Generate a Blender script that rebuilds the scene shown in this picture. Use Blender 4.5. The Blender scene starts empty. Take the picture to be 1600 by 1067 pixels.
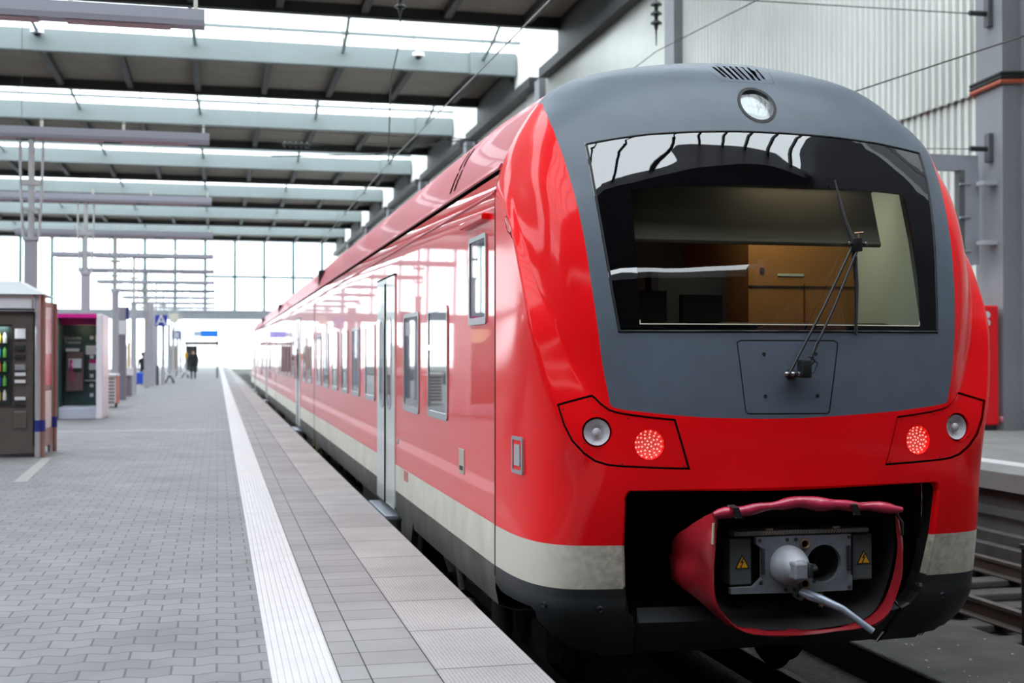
import bpy, bmesh, math, random
import numpy as np
from mathutils import Vector, Matrix
from mathutils.geometry import delaunay_2d_cdt
random.seed(7)
PI = math.pi
scene = bpy.context.scene
COL = scene.collection

# ------------------------------------------------------------------ camera
cam_d = bpy.data.cameras.new('camera')
cam = bpy.data.objects.new('camera', cam_d)
COL.objects.link(cam)
cam.location = (0, 0, 1.42)
cam.rotation_euler = (math.radians(90.661), 0, math.radians(-13.2724))
cam_d.sensor_width = 36
cam_d.lens = 1950 * 36 / 1600
cam_d.clip_end = 2000
cam_d.dof.use_dof = True
cam_d.dof.focus_distance = 6.9
cam_d.dof.aperture_fstop = 2.6
scene.camera = cam

# ------------------------------------------------------------------ sky, exposure
world = bpy.data.worlds.new('sky')
scene.world = world
world.use_nodes = True
bg = world.node_tree.nodes['Background']
bg.inputs[0].default_value = (0.86, 0.945, 1.0, 1)
bg.inputs[1].default_value = 1.0
scene.view_settings.view_transform = 'Standard'
scene.view_settings.look = 'None'
scene.view_settings.exposure = 2.4
scene.view_settings.gamma = 1.0
scene.view_settings.use_curve_mapping = False
scene.cycles.use_denoising = True
scene.cycles.max_bounces = 10
scene.cycles.diffuse_bounces = 5
scene.cycles.transparent_max_bounces = 16
scene.cycles.sample_clamp_indirect = 8
scene.cycles.caustics_reflective = False
scene.cycles.caustics_refractive = False

# ------------------------------------------------------------------ materials
MATS = {}
def M(name, col, rough=.5, metal=0, coat=0, ior=1.5, noise=None, bump=None, emit=None):
    """procedural principled material; noise=(scale, amount), bump=(scale, strength)"""
    if name in MATS: return MATS[name]
    m = bpy.data.materials.new(name); m.use_nodes = True
    nt = m.node_tree; b = nt.nodes['Principled BSDF']
    b.inputs['Base Color'].default_value = (*col, 1)
    b.inputs['Roughness'].default_value = rough
    b.inputs['Metallic'].default_value = metal
    b.inputs['IOR'].default_value = ior
    b.inputs['Coat Weight'].default_value = coat
    b.inputs['Coat Roughness'].default_value = .02
    if emit:
        b.inputs['Emission Color'].default_value = (*emit[:3], 1); b.inputs['Emission Strength'].default_value = emit[3]
    if noise or bump:
        tc = nt.nodes.new('ShaderNodeTexCoord')
    if noise:
        n = nt.nodes.new('ShaderNodeTexNoise'); n.inputs['Scale'].default_value = noise[0]; n.inputs['Detail'].default_value = 5
        nt.links.new(tc.outputs['Object'], n.inputs['Vector'])
        mr = nt.nodes.new('ShaderNodeMapRange'); mr.inputs[1].default_value = .3; mr.inputs[2].default_value = .7
        mr.inputs[3].default_value = 1 - noise[1]; mr.inputs[4].default_value = 1 + noise[1]
        nt.links.new(n.outputs['Fac'], mr.inputs[0])
        mx = nt.nodes.new('ShaderNodeVectorMath'); mx.operation = 'SCALE'; mx.inputs[0].default_value = col
        nt.links.new(mr.outputs[0], mx.inputs['Scale']); nt.links.new(mx.outputs[0], b.inputs['Base Color'])
    if bump:
        n2 = nt.nodes.new('ShaderNodeTexNoise'); n2.inputs['Scale'].default_value = bump[0]; n2.inputs['Detail'].default_value = 3
        nt.links.new(tc.outputs['Object'], n2.inputs['Vector'])
        bp = nt.nodes.new('ShaderNodeBump'); bp.inputs['Strength'].default_value = bump[1]; bp.inputs['Distance'].default_value = .02
        nt.links.new(n2.outputs['Fac'], bp.inputs['Height']); nt.links.new(bp.outputs[0], b.inputs['Normal'])
    MATS[name] = m
    return m

def brick_mat(name, c1, c2, mortar, w, h, off, msize, rough=.75, rot=0, warp=0., bias=0., stipple=0.):
    """pavers laid in object space: w along X, h along Y"""
    m = bpy.data.materials.new(name); m.use_nodes = True; MATS[name] = m
    nt = m.node_tree; N = nt.nodes.new; L = nt.links.new; b = nt.nodes['Principled BSDF']
    tc = N('ShaderNodeTexCoord'); mp = N('ShaderNodeMapping'); mp.inputs['Rotation'].default_value = (0, 0, rot)
    L(tc.outputs['Object'], mp.inputs[0]); vec = mp.outputs[0]
    if warp:
        wv = N('ShaderNodeTexWave'); wv.inputs['Scale'].default_value = 1 / (w * 3.1416) * 1.0; wv.bands_direction = 'X'
        L(vec, wv.inputs['Vector'])
        sc = N('ShaderNodeMath'); sc.operation = 'MULTIPLY'; sc.inputs[1].default_value = warp; L(wv.outputs['Fac'], sc.inputs[0])
        cb = N('ShaderNodeCombineXYZ'); L(sc.outputs[0], cb.inputs[1])
        ad = N('ShaderNodeVectorMath'); L(vec, ad.inputs[0]); L(cb.outputs[0], ad.inputs[1]); vec = ad.outputs[0]
    br = N('ShaderNodeTexBrick'); br.offset = off; br.inputs['Scale'].default_value = 1
    br.inputs['Brick Width'].default_value = w; br.inputs['Row Height'].default_value = h
    br.inputs['Mortar Size'].default_value = msize; br.inputs['Mortar Smooth'].default_value = .3; br.inputs['Bias'].default_value = bias
    br.inputs['Color1'].default_value = (*c1, 1); br.inputs['Color2'].default_value = (*c2, 1); br.inputs['Mortar'].default_value = (*mortar, 1)
    L(vec, br.inputs['Vector'])
    ns = N('ShaderNodeTexNoise'); ns.inputs['Scale'].default_value = 1.3; ns.inputs['Detail'].default_value = 8; L(tc.outputs['Object'], ns.inputs['Vector'])
    mr = N('ShaderNodeMapRange'); mr.inputs[1].default_value = .3; mr.inputs[2].default_value = .7; mr.inputs[3].default_value = .82; mr.inputs[4].default_value = 1.12
    L(ns.outputs['Fac'], mr.inputs[0])
    mx = N('ShaderNodeVectorMath'); mx.operation = 'SCALE'; L(br.outputs['Color'], mx.inputs[0]); L(mr.outputs[0], mx.inputs['Scale'])
    col = mx.outputs[0]
    inv = N('ShaderNodeMath'); inv.operation = 'SUBTRACT'; inv.inputs[0].default_value = 1; L(br.outputs['Fac'], inv.inputs[1]); hgt = inv.outputs[0]
    if stipple:
        vo = N('ShaderNodeTexVoronoi'); vo.inputs['Scale'].default_value = stipple; vo.inputs['Randomness'].default_value = .15; L(tc.outputs['Object'], vo.inputs['Vector'])
        r2 = N('ShaderNodeMapRange'); r2.inputs[1].default_value = .2; r2.inputs[2].default_value = .5; r2.inputs[3].default_value = 1.12; r2.inputs[4].default_value = .72; L(vo.outputs['Distance'], r2.inputs[0])
        m2 = N('ShaderNodeVectorMath'); m2.operation = 'SCALE'; L(col, m2.inputs[0]); L(r2.outputs[0], m2.inputs['Scale']); col = m2.outputs[0]
    L(col, b.inputs['Base Color']); b.inputs['Roughness'].default_value = rough
    bp = N('ShaderNodeBump'); bp.inputs['Strength'].default_value = .5; bp.inputs['Distance'].default_value = .004; L(hgt, bp.inputs['Height']); L(bp.outputs[0], b.inputs['Normal'])
    return m

def glass_mat(name, tint, refl=.06, rough=.0, dark=None):
    """thin pane: see-through tint plus fresnel reflection"""
    m = bpy.data.materials.new(name); m.use_nodes = True; MATS[name] = m
    nt = m.node_tree; nt.nodes.remove(nt.nodes['Principled BSDF']); N = nt.nodes.new; L = nt.links.new
    out = nt.nodes['Material Output']; tr = N('ShaderNodeBsdfTransparent'); tr.inputs[0].default_value = (*tint, 1)
    gl = N('ShaderNodeBsdfGlossy'); gl.inputs['Roughness'].default_value = rough; gl.inputs[0].default_value = (1, 1, 1, 1)
    lw = N('ShaderNodeLayerWeight'); lw.inputs['Blend'].default_value = .5
    pw = N('ShaderNodeMath'); pw.operation = 'POWER'; pw.inputs[1].default_value = 5; L(lw.outputs['Facing'], pw.inputs[0])
    ma = N('ShaderNodeMath'); ma.operation = 'MULTIPLY_ADD'; ma.inputs[1].default_value = 1 - refl; ma.inputs[2].default_value = refl; L(pw.outputs[0], ma.inputs[0])
    mx = N('ShaderNodeMixShader'); L(ma.outputs[0], mx.inputs[0]); L(tr.outputs[0], mx.inputs[1]); L(gl.outputs[0], mx.inputs[2]); L(mx.outputs[0], out.inputs[0])
    return m

# ------------------------------------------------------------------ mesh helpers
ORG = {}
class MB:
    """collects shapes for ONE mesh object"""
    def __init__(s): s.v = []; s.f = []; s.mi = []; s.cur = 0; s.nrm = None
    def add(s, vs, fs, mi=None):
        k = len(s.v); s.v += [tuple(p) for p in vs]
        s.f += [tuple(i + k for i in f) for f in fs]; s.mi += [s.cur if mi is None else mi] * len(fs)
        return s
    def box(s, x0, x1, y0, y1, z0, z1, mi=None, bev=0):
        if bev:
            bm = bmesh.new(); bmesh.ops.create_cube(bm, size=1)
            for v in bm.verts: v.co = ((x0 + x1) / 2 + v.co.x * abs(x1 - x0), (y0 + y1) / 2 + v.co.y * abs(y1 - y0), (z0 + z1) / 2 + v.co.z * abs(z1 - z0))
            bmesh.ops.bevel(bm, geom=bm.edges[:], offset=bev, segments=2, affect='EDGES', profile=.5)
            bm.verts.index_update()
            s.add([v.co[:] for v in bm.verts], [[v.index for v in f.verts] for f in bm.faces], mi); bm.free(); return s
        v = [(x, y, z) for x in (x0, x1) for y in (y0, y1) for z in (z0, z1)]
        return s.add(v, [(0, 1, 3, 2), (4, 6, 7, 5), (0, 4, 5, 1), (2, 3, 7, 6), (0, 2, 6, 4), (1, 5, 7, 3)], mi)
    def tube(s, pts, r, n=10, mi=None, cap=True):
        pts = [Vector(p) for p in pts]; R = r if isinstance(r, (list, tuple)) else [r] * len(pts)
        vs = []; up = None
        for i, p in enumerate(pts):
            t = (pts[min(i + 1, len(pts) - 1)] - pts[max(i - 1, 0)]).normalized()
            if up is None: up = Vector((0, 0, 1)) if abs(t.z) < .9 else Vector((1, 0, 0))
            a = t.cross(up).normalized(); b = a.cross(t).normalized(); up = b
            vs += [p + (a * math.cos(q) + b * math.sin(q)) * R[i] for q in [2 * PI * j / n for j in range(n)]]
        fs = [(i * n + j, i * n + (j + 1) % n, (i + 1) * n + (j + 1) % n, (i + 1) * n + j) for i in range(len(pts) - 1) for j in range(n)]
        if cap: fs += [tuple(range(n))[::-1], tuple((len(pts) - 1) * n + j for j in range(n))]
        return s.add(vs, fs, mi)
    def lathe(s, prof, o, axis, n=32, mi=None, cap=True):
        """prof: (distance along axis, radius)"""
        ax = Vector(axis).normalized(); o = Vector(o)
        a = ax.orthogonal().normalized(); b = ax.cross(a)
        vs = [o + ax * h + (a * math.cos(2 * PI * j / n) + b * math.sin(2 * PI * j / n)) * r for h, r in prof for j in range(n)]
        fs = [(i * n + j, i * n + (j + 1) % n, (i + 1) * n + (j + 1) % n, (i + 1) * n + j) for i in range(len(prof) - 1) for j in range(n)]
        if cap: fs += [tuple(range(n))[::-1], tuple((len(prof) - 1) * n + j for j in range(n))]
        return s.add(vs, fs, mi)
    def prism(s, poly, fn, a, b, mi=None, cap=True):
        """poly 2D, fn(u, v, w) -> 3D; extruded w from a to b"""
        n = len(poly); vs = [fn(u, v, a) for u, v in poly] + [fn(u, v, b) for u, v in poly]
        fs = [(i, (i + 1) % n, n + (i + 1) % n, n + i) for i in range(n)]
        if cap: fs += [tuple(range(n))[::-1], tuple(range(n, 2 * n))]
        return s.add(vs, fs, mi)
    def ring(s, outer, inner, fn, a, b, mi=None):
        """frame between two outlines with the same point count"""
        n = len(outer)
        vs = [fn(u, v, a) for u, v in outer] + [fn(u, v, b) for u, v in outer] + [fn(u, v, b) for u, v in inner] + [fn(u, v, a) for u, v in inner]
        fs = []
        for i in range(n):
            j = (i + 1) % n
            for k in range(4): fs.append((k * n + i, k * n + j, ((k + 1) % 4) * n + j, ((k + 1) % 4) * n + i))
        return s.add(vs, fs, mi)
    def loft(s, rings, mi=None, closed=True, cap=False):
        n = len(rings[0]); vs = [p for r in rings for p in r]
        fs = [(i * n + j, i * n + (j + 1) % n, (i + 1) * n + (j + 1) % n, (i + 1) * n + j) for i in range(len(rings) - 1) for j in range(n if closed else n - 1)]
        if cap: fs += [tuple(range(n))[::-1], tuple((len(rings) - 1) * n + j for j in range(n))]
        return s.add(vs, fs, mi)
    def build(s, name, mats, parent=None, smooth=None, label=None, fix=True):
        me = bpy.data.meshes.new(name)
        o = ORG.get(parent, Vector((0, 0, 0))) if parent else Vector((0, 0, 0))
        me.from_pydata([tuple(Vector(p) - o) for p in s.v], [], s.f)
        for m in (mats if isinstance(mats, (list, tuple)) else [mats]): me.materials.append(m)
        me.polygons.foreach_set('material_index', s.mi)
        if fix:
            bm = bmesh.new(); bm.from_mesh(me); bmesh.ops.recalc_face_normals(bm, faces=bm.faces[:]); bm.to_mesh(me); bm.free()
        if smooth is not None:
            me.polygons.foreach_set('use_smooth', [True] * len(me.polygons))
            if smooth < 180: me.set_sharp_from_angle(angle=math.radians(smooth))
        if s.nrm is not None:
            me.polygons.foreach_set('use_smooth', [True] * len(me.polygons))
            me.normals_split_custom_set_from_vertices(s.nrm)
        me.update()
        ob = bpy.data.objects.new(name, me); COL.objects.link(ob)
        if parent: ob.parent = parent; ORG[ob] = o
        if label: ob['label'] = label
        return ob

def tag(o, label, cat, group=None, kind=None):
    o['label'] = label; o['category'] = cat
    if group: o['group'] = group
    if kind: o['kind'] = kind
    return o
def thing(name, loc, label, cat, group=None):
    o = bpy.data.objects.new(name, None); COL.objects.link(o); o.location = loc; ORG[o] = Vector(loc)
    o.empty_display_size = .2
    return tag(o, label, cat, group)
def struct(o, label=None):
    o['kind'] = 'structure'
    if label: o['label'] = label
    return o
def copy_tree(o, loc=None, parent=None):
    c = o.copy(); COL.objects.link(c)
    if parent: c.parent = parent
    if loc is not None: c.location = loc
    for ch in list(o.children): copy_tree(ch, None, c)
    return c
def rrect(x0, x1, y0, y1, r, n=5):
    P = []
    for cx, cy, a in ((x1 - r, y1 - r, 0), (x0 + r, y1 - r, 90), (x0 + r, y0 + r, 180), (x1 - r, y0 + r, 270)):
        P += [(cx + r * math.cos(math.radians(a + 90 * k / n)), cy + r * math.sin(math.radians(a + 90 * k / n))) for k in range(n + 1)]
    return P
def text_mesh(body, size, fn, depth=.004):
    """lettering as solid mesh: font outline -> MB via fn(u, v, w)"""
    cu = bpy.data.curves.new('t', 'FONT'); cu.body = body; cu.size = size; cu.align_x = 'CENTER'; cu.align_y = 'CENTER'; cu.extrude = depth / 2
    cu.resolution_u = 4
    ob = bpy.data.objects.new('t', cu); COL.objects.link(ob)
    dg = bpy.context.evaluated_depsgraph_get(); me = bpy.data.meshes.new_from_object(ob.evaluated_get(dg))
    b = MB(); b.add([fn(*v.co) for v in me.vertices], [tuple(p.vertices) for p in me.polygons])
    bpy.data.objects.remove(ob); bpy.data.curves.remove(cu); bpy.data.meshes.remove(me)
    return b
XYZ = lambda u, v, w: (u, v, w)
XZ = lambda u, v, w: (u, w, v)      # outline in X-Z, extruded along Y
YZ = lambda u, v, w: (w, u, v)      # outline in Y-Z, extruded along X
# ------------------------------------------------------------------ material palette
red = M('train_red', (.84, .004, .008), .35, coat=.8, noise=(.8, .05), bump=(2.2, .02)); red.node_tree.nodes['Principled BSDF'].inputs['Specular IOR Level'].default_value = .12
maskg = M('mask_grey', (.092, .114, .148), .5, coat=.10, noise=(6, .08)); maskg.node_tree.nodes['Principled BSDF'].inputs['Coat Roughness'].default_value = .28
skirtg = M('skirt_grey', (.020, .023, .026), .45, noise=(5, .12))
black = M('black_rubber', (.008, .008, .009), .6)
slotblack = M('slot_black', (.002, .002, .002), .9); slotblack.node_tree.nodes['Principled BSDF'].inputs['Specular IOR Level'].default_value = 0
blackgloss = M('black_gloss', (.004, .004, .005), .0, ior=2.1)
steel = M('steel', (.42, .43, .45), .35, metal=.9, noise=(9, .15))
darksteel = M('dark_steel', (.05, .05, .055), .5, metal=.6, noise=(7, .3))
galv = M('galvanised_grey', (.34, .36, .40), .5, noise=(3, .08))
lightgrey = M('light_grey_paint', (.48, .50, .54), .4, noise=(2, .06))
white = M('white_paint', (.75, .75, .74), .45, noise=(2, .04))
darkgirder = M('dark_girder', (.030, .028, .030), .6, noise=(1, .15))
soffit = M('brown_soffit', (.27, .235, .20), .8, noise=(.6, .10))
fascia = M('fascia_grey', (.17, .20, .20), .55, noise=(.5, .06))
concrete = M('concrete', (.20, .195, .19), .85, noise=(1.2, .15), bump=(20, .2))
dirtyconc = M('dirty_concrete', (.050, .048, .046), .9, noise=(2.5, .35), bump=(25, .4))
ballast = M('ballast', (.035, .031, .029), .95, noise=(14, .5), bump=(30, 1))
wallpale = M('pale_wall', (.86, .85, .82), .7, noise=(.35, .10))
skyglass = M('skylight_pane', (1, 1, 1)); skyglass.node_tree.nodes.remove(skyglass.node_tree.nodes['Principled BSDF']); _t = skyglass.node_tree.nodes.new('ShaderNodeBsdfTransparent'); _t.inputs[0].default_value = (.96, .98, .98, 1); skyglass.node_tree.links.new(_t.outputs[0], skyglass.node_tree.nodes['Material Output'].inputs[0])
clearglass = glass_mat('clear_glass', (.93, .97, .97), .045)

nosered = M('nose_red', (.88, .004, .008), .4, coat=.45, noise=(.8, .05)); nosered.node_tree.nodes['Principled BSDF'].inputs['Specular IOR Level'].default_value = .1; nosered.node_tree.nodes['Principled BSDF'].inputs['Coat Roughness'].default_value = .09
# pavement
pav = brick_mat('paving', (.205, .20, .207), (.163, .158, .168), (.075, .073, .077), .2, .165, .5, .006, warp=.028, rough=.6)
edge_mat = brick_mat('edge_slab', (.43, .405, .40), (.37, .345, .345), (.12, .11, .11), 4, .80, 0, .007, stipple=55)
strip_mat = brick_mat('strip_slab', (.30, .29, .295), (.25, .24, .245), (.12, .11, .11), 4, .25, 0, .006)
tact = M('tactile_white', (.56, .545, .555), .6, noise=(5, .05))

Y0, Y1 = -3, 175
b = MB(); b.box(-7.7, .235, Y0, Y1, -.18, 0); struct(b.build('floor', pav), 'grey interlocking block paving of the platform')
b = MB()      # tactile strip: ribs along the track
n = 9; w = (.527 - .235) / n; prof = []
for i in range(n):
    x = .235 + i * w
    prof += [(x, .001), (x + w * .18, .006), (x + w * .72, .006), (x + w * .9, .001)]
prof += [(.527, .001), (.527, -.18), (.235, -.18)]
b.prism(prof, XZ, Y0, Y1); struct(b.build('trim_1', tact), 'white ribbed tactile strip along the platform')
b = MB(); b.box(.527, .533, Y0, Y1, -.18, -.004, 0); b.box(.533, .660, Y0, Y1, -.18, 0, 1); b.box(.660, .667, Y0, Y1, -.18, -.004, 0); b.box(.667, .958, Y0, Y1, -.18, 0, 1); b.box(.958, .966, Y0, Y1, -.18, -.004, 0)
struct(b.build('trim_2', [black, strip_mat]), 'plain grey paver rows beside the tactile strip')
b = MB(); b.prism([(.966, -.18), (1.43, -.18), (1.445, -.012), (1.433, 0), (.966, 0)], XZ, Y0, Y1); struct(b.build('trim_3', edge_mat), 'stippled edge slabs at the platform edge')
b = MB(); b.box(-7.7, 1.28, Y0, Y1, -1.1, -.18); struct(b.build('wall_platform', dirtyconc), 'dark platform face below the edge slabs')
for yy, xa, xb in ((24.65, -7.7, .235),):
    b = MB(); b.box(xa, xb, yy - .16, yy + .16, 0, .004); struct(b.build('trim_4', M('pale_line', (.28, .275, .275), .7)), 'pale paving band across the platform')
b = MB(); b.prism([(-2.23, 14.9), (-2.08, 14.9), (-2.24, 18.4), (-2.36, 18.4)], XYZ, 0, .004)
struct(b.build('trim_5', MATS['pale_line']), 'pale line on the paving in front of the vending kiosk')

# track beds
b = MB(); b.box(1.28, 4.7, Y0, Y1, -1.3, -1.0); b.box(5.9, 9.28, Y0, Y1, -1.3, -1.0); b.box(-16.5, -7.7, Y0, Y1, -1.3, -1.0); struct(b.build('ground', ballast), 'dark ballast of the track beds')
b = MB(); b.box(4.7, 5.9, Y0, Y1, -1.3, -.75, bev=.02); struct(b.build('floor.001', dirtyconc), 'dirty concrete walkway between the tracks')
for k in range(70):      # litter and stones on the walkway
    x, y = random.uniform(4.8, 5.75), random.uniform(6.2, 12); r = random.uniform(.004, .014)
    if k == 0: lit = MB()
    lit.lathe([(0, r), (r * .7, r * .8), (r * 1.1, r * .2)], (x, y, -.751), (random.uniform(-.4, .4), random.uniform(-.4, .4), 1), 6)
o = lit.build('gravel', M('pale_stone', (.42, .40, .37), .9)); tag(o, 'pale gravel bits scattered on the walkway between tracks', 'gravel', kind='stuff')
# rails
def rail(x, y0, y1, label):
    b = MB(); b.prism([(-.07, 0), (.07, 0), (.07, .012), (.012, .03), (.012, .125), (.036, .135), (.036, .165), (.03, .172), (-.03, .172), (-.036, .165), (-.036, .135), (-.012, .125), (-.012, .03), (-.07, .012)], lambda u, v, w: (x + u, w, -.925 + v), y0, y1)
    return tag(b.build('rail', M('rail_steel', (.09, .075, .065), .5, metal=.5, noise=(4, .2)), smooth=None), label, 'rail', 'running rails')
rail(3.058 - .7535, 5.4, Y1, 'steel rail under the train on the platform side')
rail(3.058 + .7535, 5.4, Y1, 'steel rail under the train on the walkway side')
rail(6.66, Y0, Y1, 'steel rail of the empty track nearer the train')
rail(8.12, Y0, Y1, 'steel rail of the empty track nearer the right platform')
for k in range(60):      # concrete sleepers of the empty track
    y = 6 + .63 * k
    b = MB(); b.box(6.1, 8.7, y - .13, y + .13, -1.0, -.927, bev=.015)
    s0 = b.build('sleeper', dirtyconc) if k == 0 else s0.copy()
    if k: COL.objects.link(s0); s0.location.y = .63 * k
    if k == 0: tag(s0, 'dark sleeper under the rails of the empty track', 'sleeper', 'sleepers of the empty track')

# right platform
b = MB(); b.box(9.28, 15.1, Y0, Y1, -.22, 0); struct(b.build('floor.002', concrete), 'grey paving of the right platform')
b = MB(); b.box(10.0, 10.35, Y0, Y1, 0, .004); struct(b.build('trim_6', tact), 'white line along the right platform')
b = MB(); b.box(9.45, 15.1, Y0, Y1, -1.3, -.22); b.box(9.36, 9.45, Y0, Y1, -.55, -.45); struct(b.build('wall_far_platform', M('platform_face', (.075, .077, .082), .85, noise=(1.2, .3)), ), 'dark face of the right platform')
b = MB(); b.box(8.75, 9.25, Y0, 60, -1.0, -.78); b.box(8.9, 9.05, Y0, 60, -.78, -.66); struct(b.build('trim_7', dirtyconc), 'cable trough below the right platform')
b = MB(); b.box(-30, -16.5, Y0, Y1, -1.3, 0); struct(b.build('floor.003', concrete), 'platform far to the left')

# hall right wall
corr = M('corrugated_cladding', (.70, .71, .67), .34, metal=.35, noise=(.22, .14))
def corrug(name, X, ya, yb, za, zb, pitch, depth, label):
    vs, fs = [], []; y = ya; P = []
    while y < yb:
        P += [(y, 0), (y + pitch * .38, 0), (y + pitch * .5, depth), (y + pitch * .88, depth)]; y += pitch
    b = MB(); vs = [(X - d, yy, z) for z in (za, zb) for yy, d in P]; n = len(P)
    b.add(vs, [(i, i + 1, n + i + 1, n + i) for i in range(n - 1)])
    return struct(b.build(name, corr, fix=False), label)
corrug('wall_right', 14.98, 21.9, 60, 6.72, 14.6, .26, .07, 'upper corrugated cladding of the right wall')
corrug('wall_right.001', 15.08, 21.9, 60, 3.0, 6.9, .26, .05, 'lower corrugated cladding of the right wall')
b = MB(); b.box(15.1, 15.5, 2, Y1, -.2, 3.0); b.box(15.12, 15.5, 2, Y1, 3.0, 18); struct(b.build('wall_right.002', wallpale), 'pale smooth right wall')
b = MB(); b.box(15.1, 15.5, -60, 2, -.2, 18); struct(b.build('wall_right.003', M('concourse_wall', (.035, .035, .04), .8, noise=(.2, .3))), 'dark right wall of the concourse')
for i, y in enumerate((3.9, 21.46, 39.1, 56.8, 74.4, 92, 110, 127, 145)):
    b = MB(); b.box(14.6, 15.2, y - .43, y + .43, 0, 14.4); b.box(15.0, 15.3, y - 1.3, y + 1.0, 0, 14.4) if i != 1 else b.box(15.0, 15.3, y - 2.5, y + .43, 0, 14.4)
    struct(b.build('pillar' if i == 0 else 'pillar.%03d' % i, M('pillar_grey', (.26, .265, .285), .5, noise=(.6, .08))), 'tall grey steel pillar at the right wall')
# cable bundle around the second pillar
b = MB()
for k, m_ in enumerate((0, 0, 1)):
    zz = 6.78 - .075 * k
    b.tube([(14.98, 22.4, zz), (14.54, 21.95, zz - .02), (14.53, 21.4, zz), (14.54, 20.98, zz + .03), (15.0, 20.93, zz + .05), (15.05, 19, zz + .1)], .045, 8, m_)
tag(b.build('cable_bundle', [black, M('orange_cable', (.45, .10, .05), .5)]), 'black and orange cables wrapped round the grey pillar', 'cable')
PY = (3.9, 21.46, 39.1, 56.8, 74.4, 92, 110, 127, 145, 163)
for i in range(9):
    b = MB(); b.box(14.45, 15.1, PY[i] + .9, PY[i + 1] - .9, 14.3, 14.75); struct(b.build('beam', darkgirder), 'dark gutter along the right wall between two pillars')

b = MB(); b.box(15.02, 15.1, -26, -9, 2.5, 10.5)
fb = brick_mat('striped_facade', (.55, .14, .05), (.16, .17, .20), (.30, .10, .05), 30, .55, 0, .1, bias=0); struct(b.build('wall_right.004', fb), 'orange and grey striped cladding of the concourse wall')
# roof bays: solid soffit 9 m, skylight 9 m
PER = 18.0
nb = 0
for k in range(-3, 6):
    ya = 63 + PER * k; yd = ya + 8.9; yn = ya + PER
    b = MB(); b.box(-52, 15.0, ya + .3, yd, 16.5, 16.9)
    struct(b.build('ceiling', soffit), 'brown roof panels between two skylights')
    b = MB(); x = 13.3
    while x > -52:
        b.box(x - .16, x + .16, ya + .3, yd - .35, 16.12, 16.5); x -= 3.6
    b.box(14.82, 15.12, ya + .5, yd, 14.75, 16.5); struct(b.build('ceiling.001', darkgirder), 'dark ribs under the roof panels, with a dark panel for the wall shade')  # side box paints the shade on the pale wall as a dark panel
    b = MB(); b.box(-52, 15.05, yd - .4, yd, 16.0, 16.95); struct(b.build('beam.001', darkgirder), 'dark cross girder at the rear edge of a roof bay')
    b = MB(); b.box(-52, 12.6, ya - .1, ya + .3, 16.0, 17.05); b.box(12.6, 15.05, ya - .2, ya + .3, 15.95, 17.1)
    struct(b.build('beam.002', fascia), 'grey-blue cross beam below a skylight')
    # skylight frame: purlin, struts, glass
    b = MB(); b.box(-52, 14.6, yd + 6.1, yd + 6.25, 16.86, 17.02)
    x = 13.3; i = 0
    while x > -52:
        if i % 2 == 0: b.tube([(x, yn - .12, 16.7), (x - .1, yd + 6.2, 16.9), (x - .2, yd + 3.5, 17.4)], .09, 6)
        b.tube([(x, yn - .02, 17.9), (x, yn - .02, 17.0)], .05, 6)
        x -= 3.6; i += 1
    struct(b.build('trim_%d' % (20 + nb), fascia), 'purlin and struts of a skylight'); nb += 1
    b = MB(); b.add([(-52, yd, 17.0), (15.1, yd, 17.0), (15.1, yd + 5.7, 18.3), (-52, yd + 5.7, 18.3), (15.1, yn, 17.1), (-52, yn, 17.1)], [(0, 1, 2, 3), (3, 2, 4, 5)])
    struct(b.build('window_%d' % (10 + nb), skyglass, fix=False), 'glass of a roof skylight')

b = MB(); b.box(-52, 15.1, -61, -45, 16.5, 16.9); struct(b.build('ceiling.002', darkgirder), 'solid roof over the concourse')
for ya, yd in ((-19.8, -5.5), (-45, -22.6)):
    b = MB(); b.box(-52, 15.0, ya, yd, 16.5, 16.9); b.box(-52, 14.3, yd - .4, yd, 16.0, 16.5); b.box(-52, 14.3, ya, ya + .3, 16.0, 16.5); struct(b.build('ceiling.003', darkgirder), 'dark roof bay behind the head of the platform')
b = MB(); x = 13.3
while x > -30:
    b.box(x - .08, x + .08, -5.5, 9, 16.6, 16.85); x -= 1.8
b.box(-52, 14.3, 1, 1.2, 16.6, 16.8); struct(b.build('trim_40', darkgirder), 'glazing bars of the skylight over the train nose')
# end glass wall
b = MB(); YE = 165
b.box(-52, 15.1, YE - .6, YE + .6, 6.1, 7.3); b.box(-52, 15.1, YE - .5, YE + .5, 16.2, 18)
struct(b.build('beam.003', galv), 'grey horizontal beam below the end glass wall')
b = MB(); x = 13.3
while x > -52:
    b.box(x - .2, x + .2, YE - .15, YE + .05, 7.3, 16.3); x -= 3.72
b.box(-1.5, 15, YE - .1, YE, 11.45, 11.8)
struct(b.build('trim_1.001', M('mullion_teal', (.10, .22, .22), .5)), 'mullions of the end glass wall')
b = MB(); b.add([(-52, YE, 7.3), (15.1, YE, 7.3), (15.1, YE, 16.3), (-52, YE, 16.3)], [(0, 1, 2, 3)]); struct(b.build('window_1', clearglass, fix=False), 'glass of the end wall')
b = MB(); b.box(-300, 300, 175, 900, -1.3, -.3); struct(b.build('ground.001', M('outdoor_ground', (.6, .6, .58), .9)), 'pale ground outside the hall')
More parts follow.
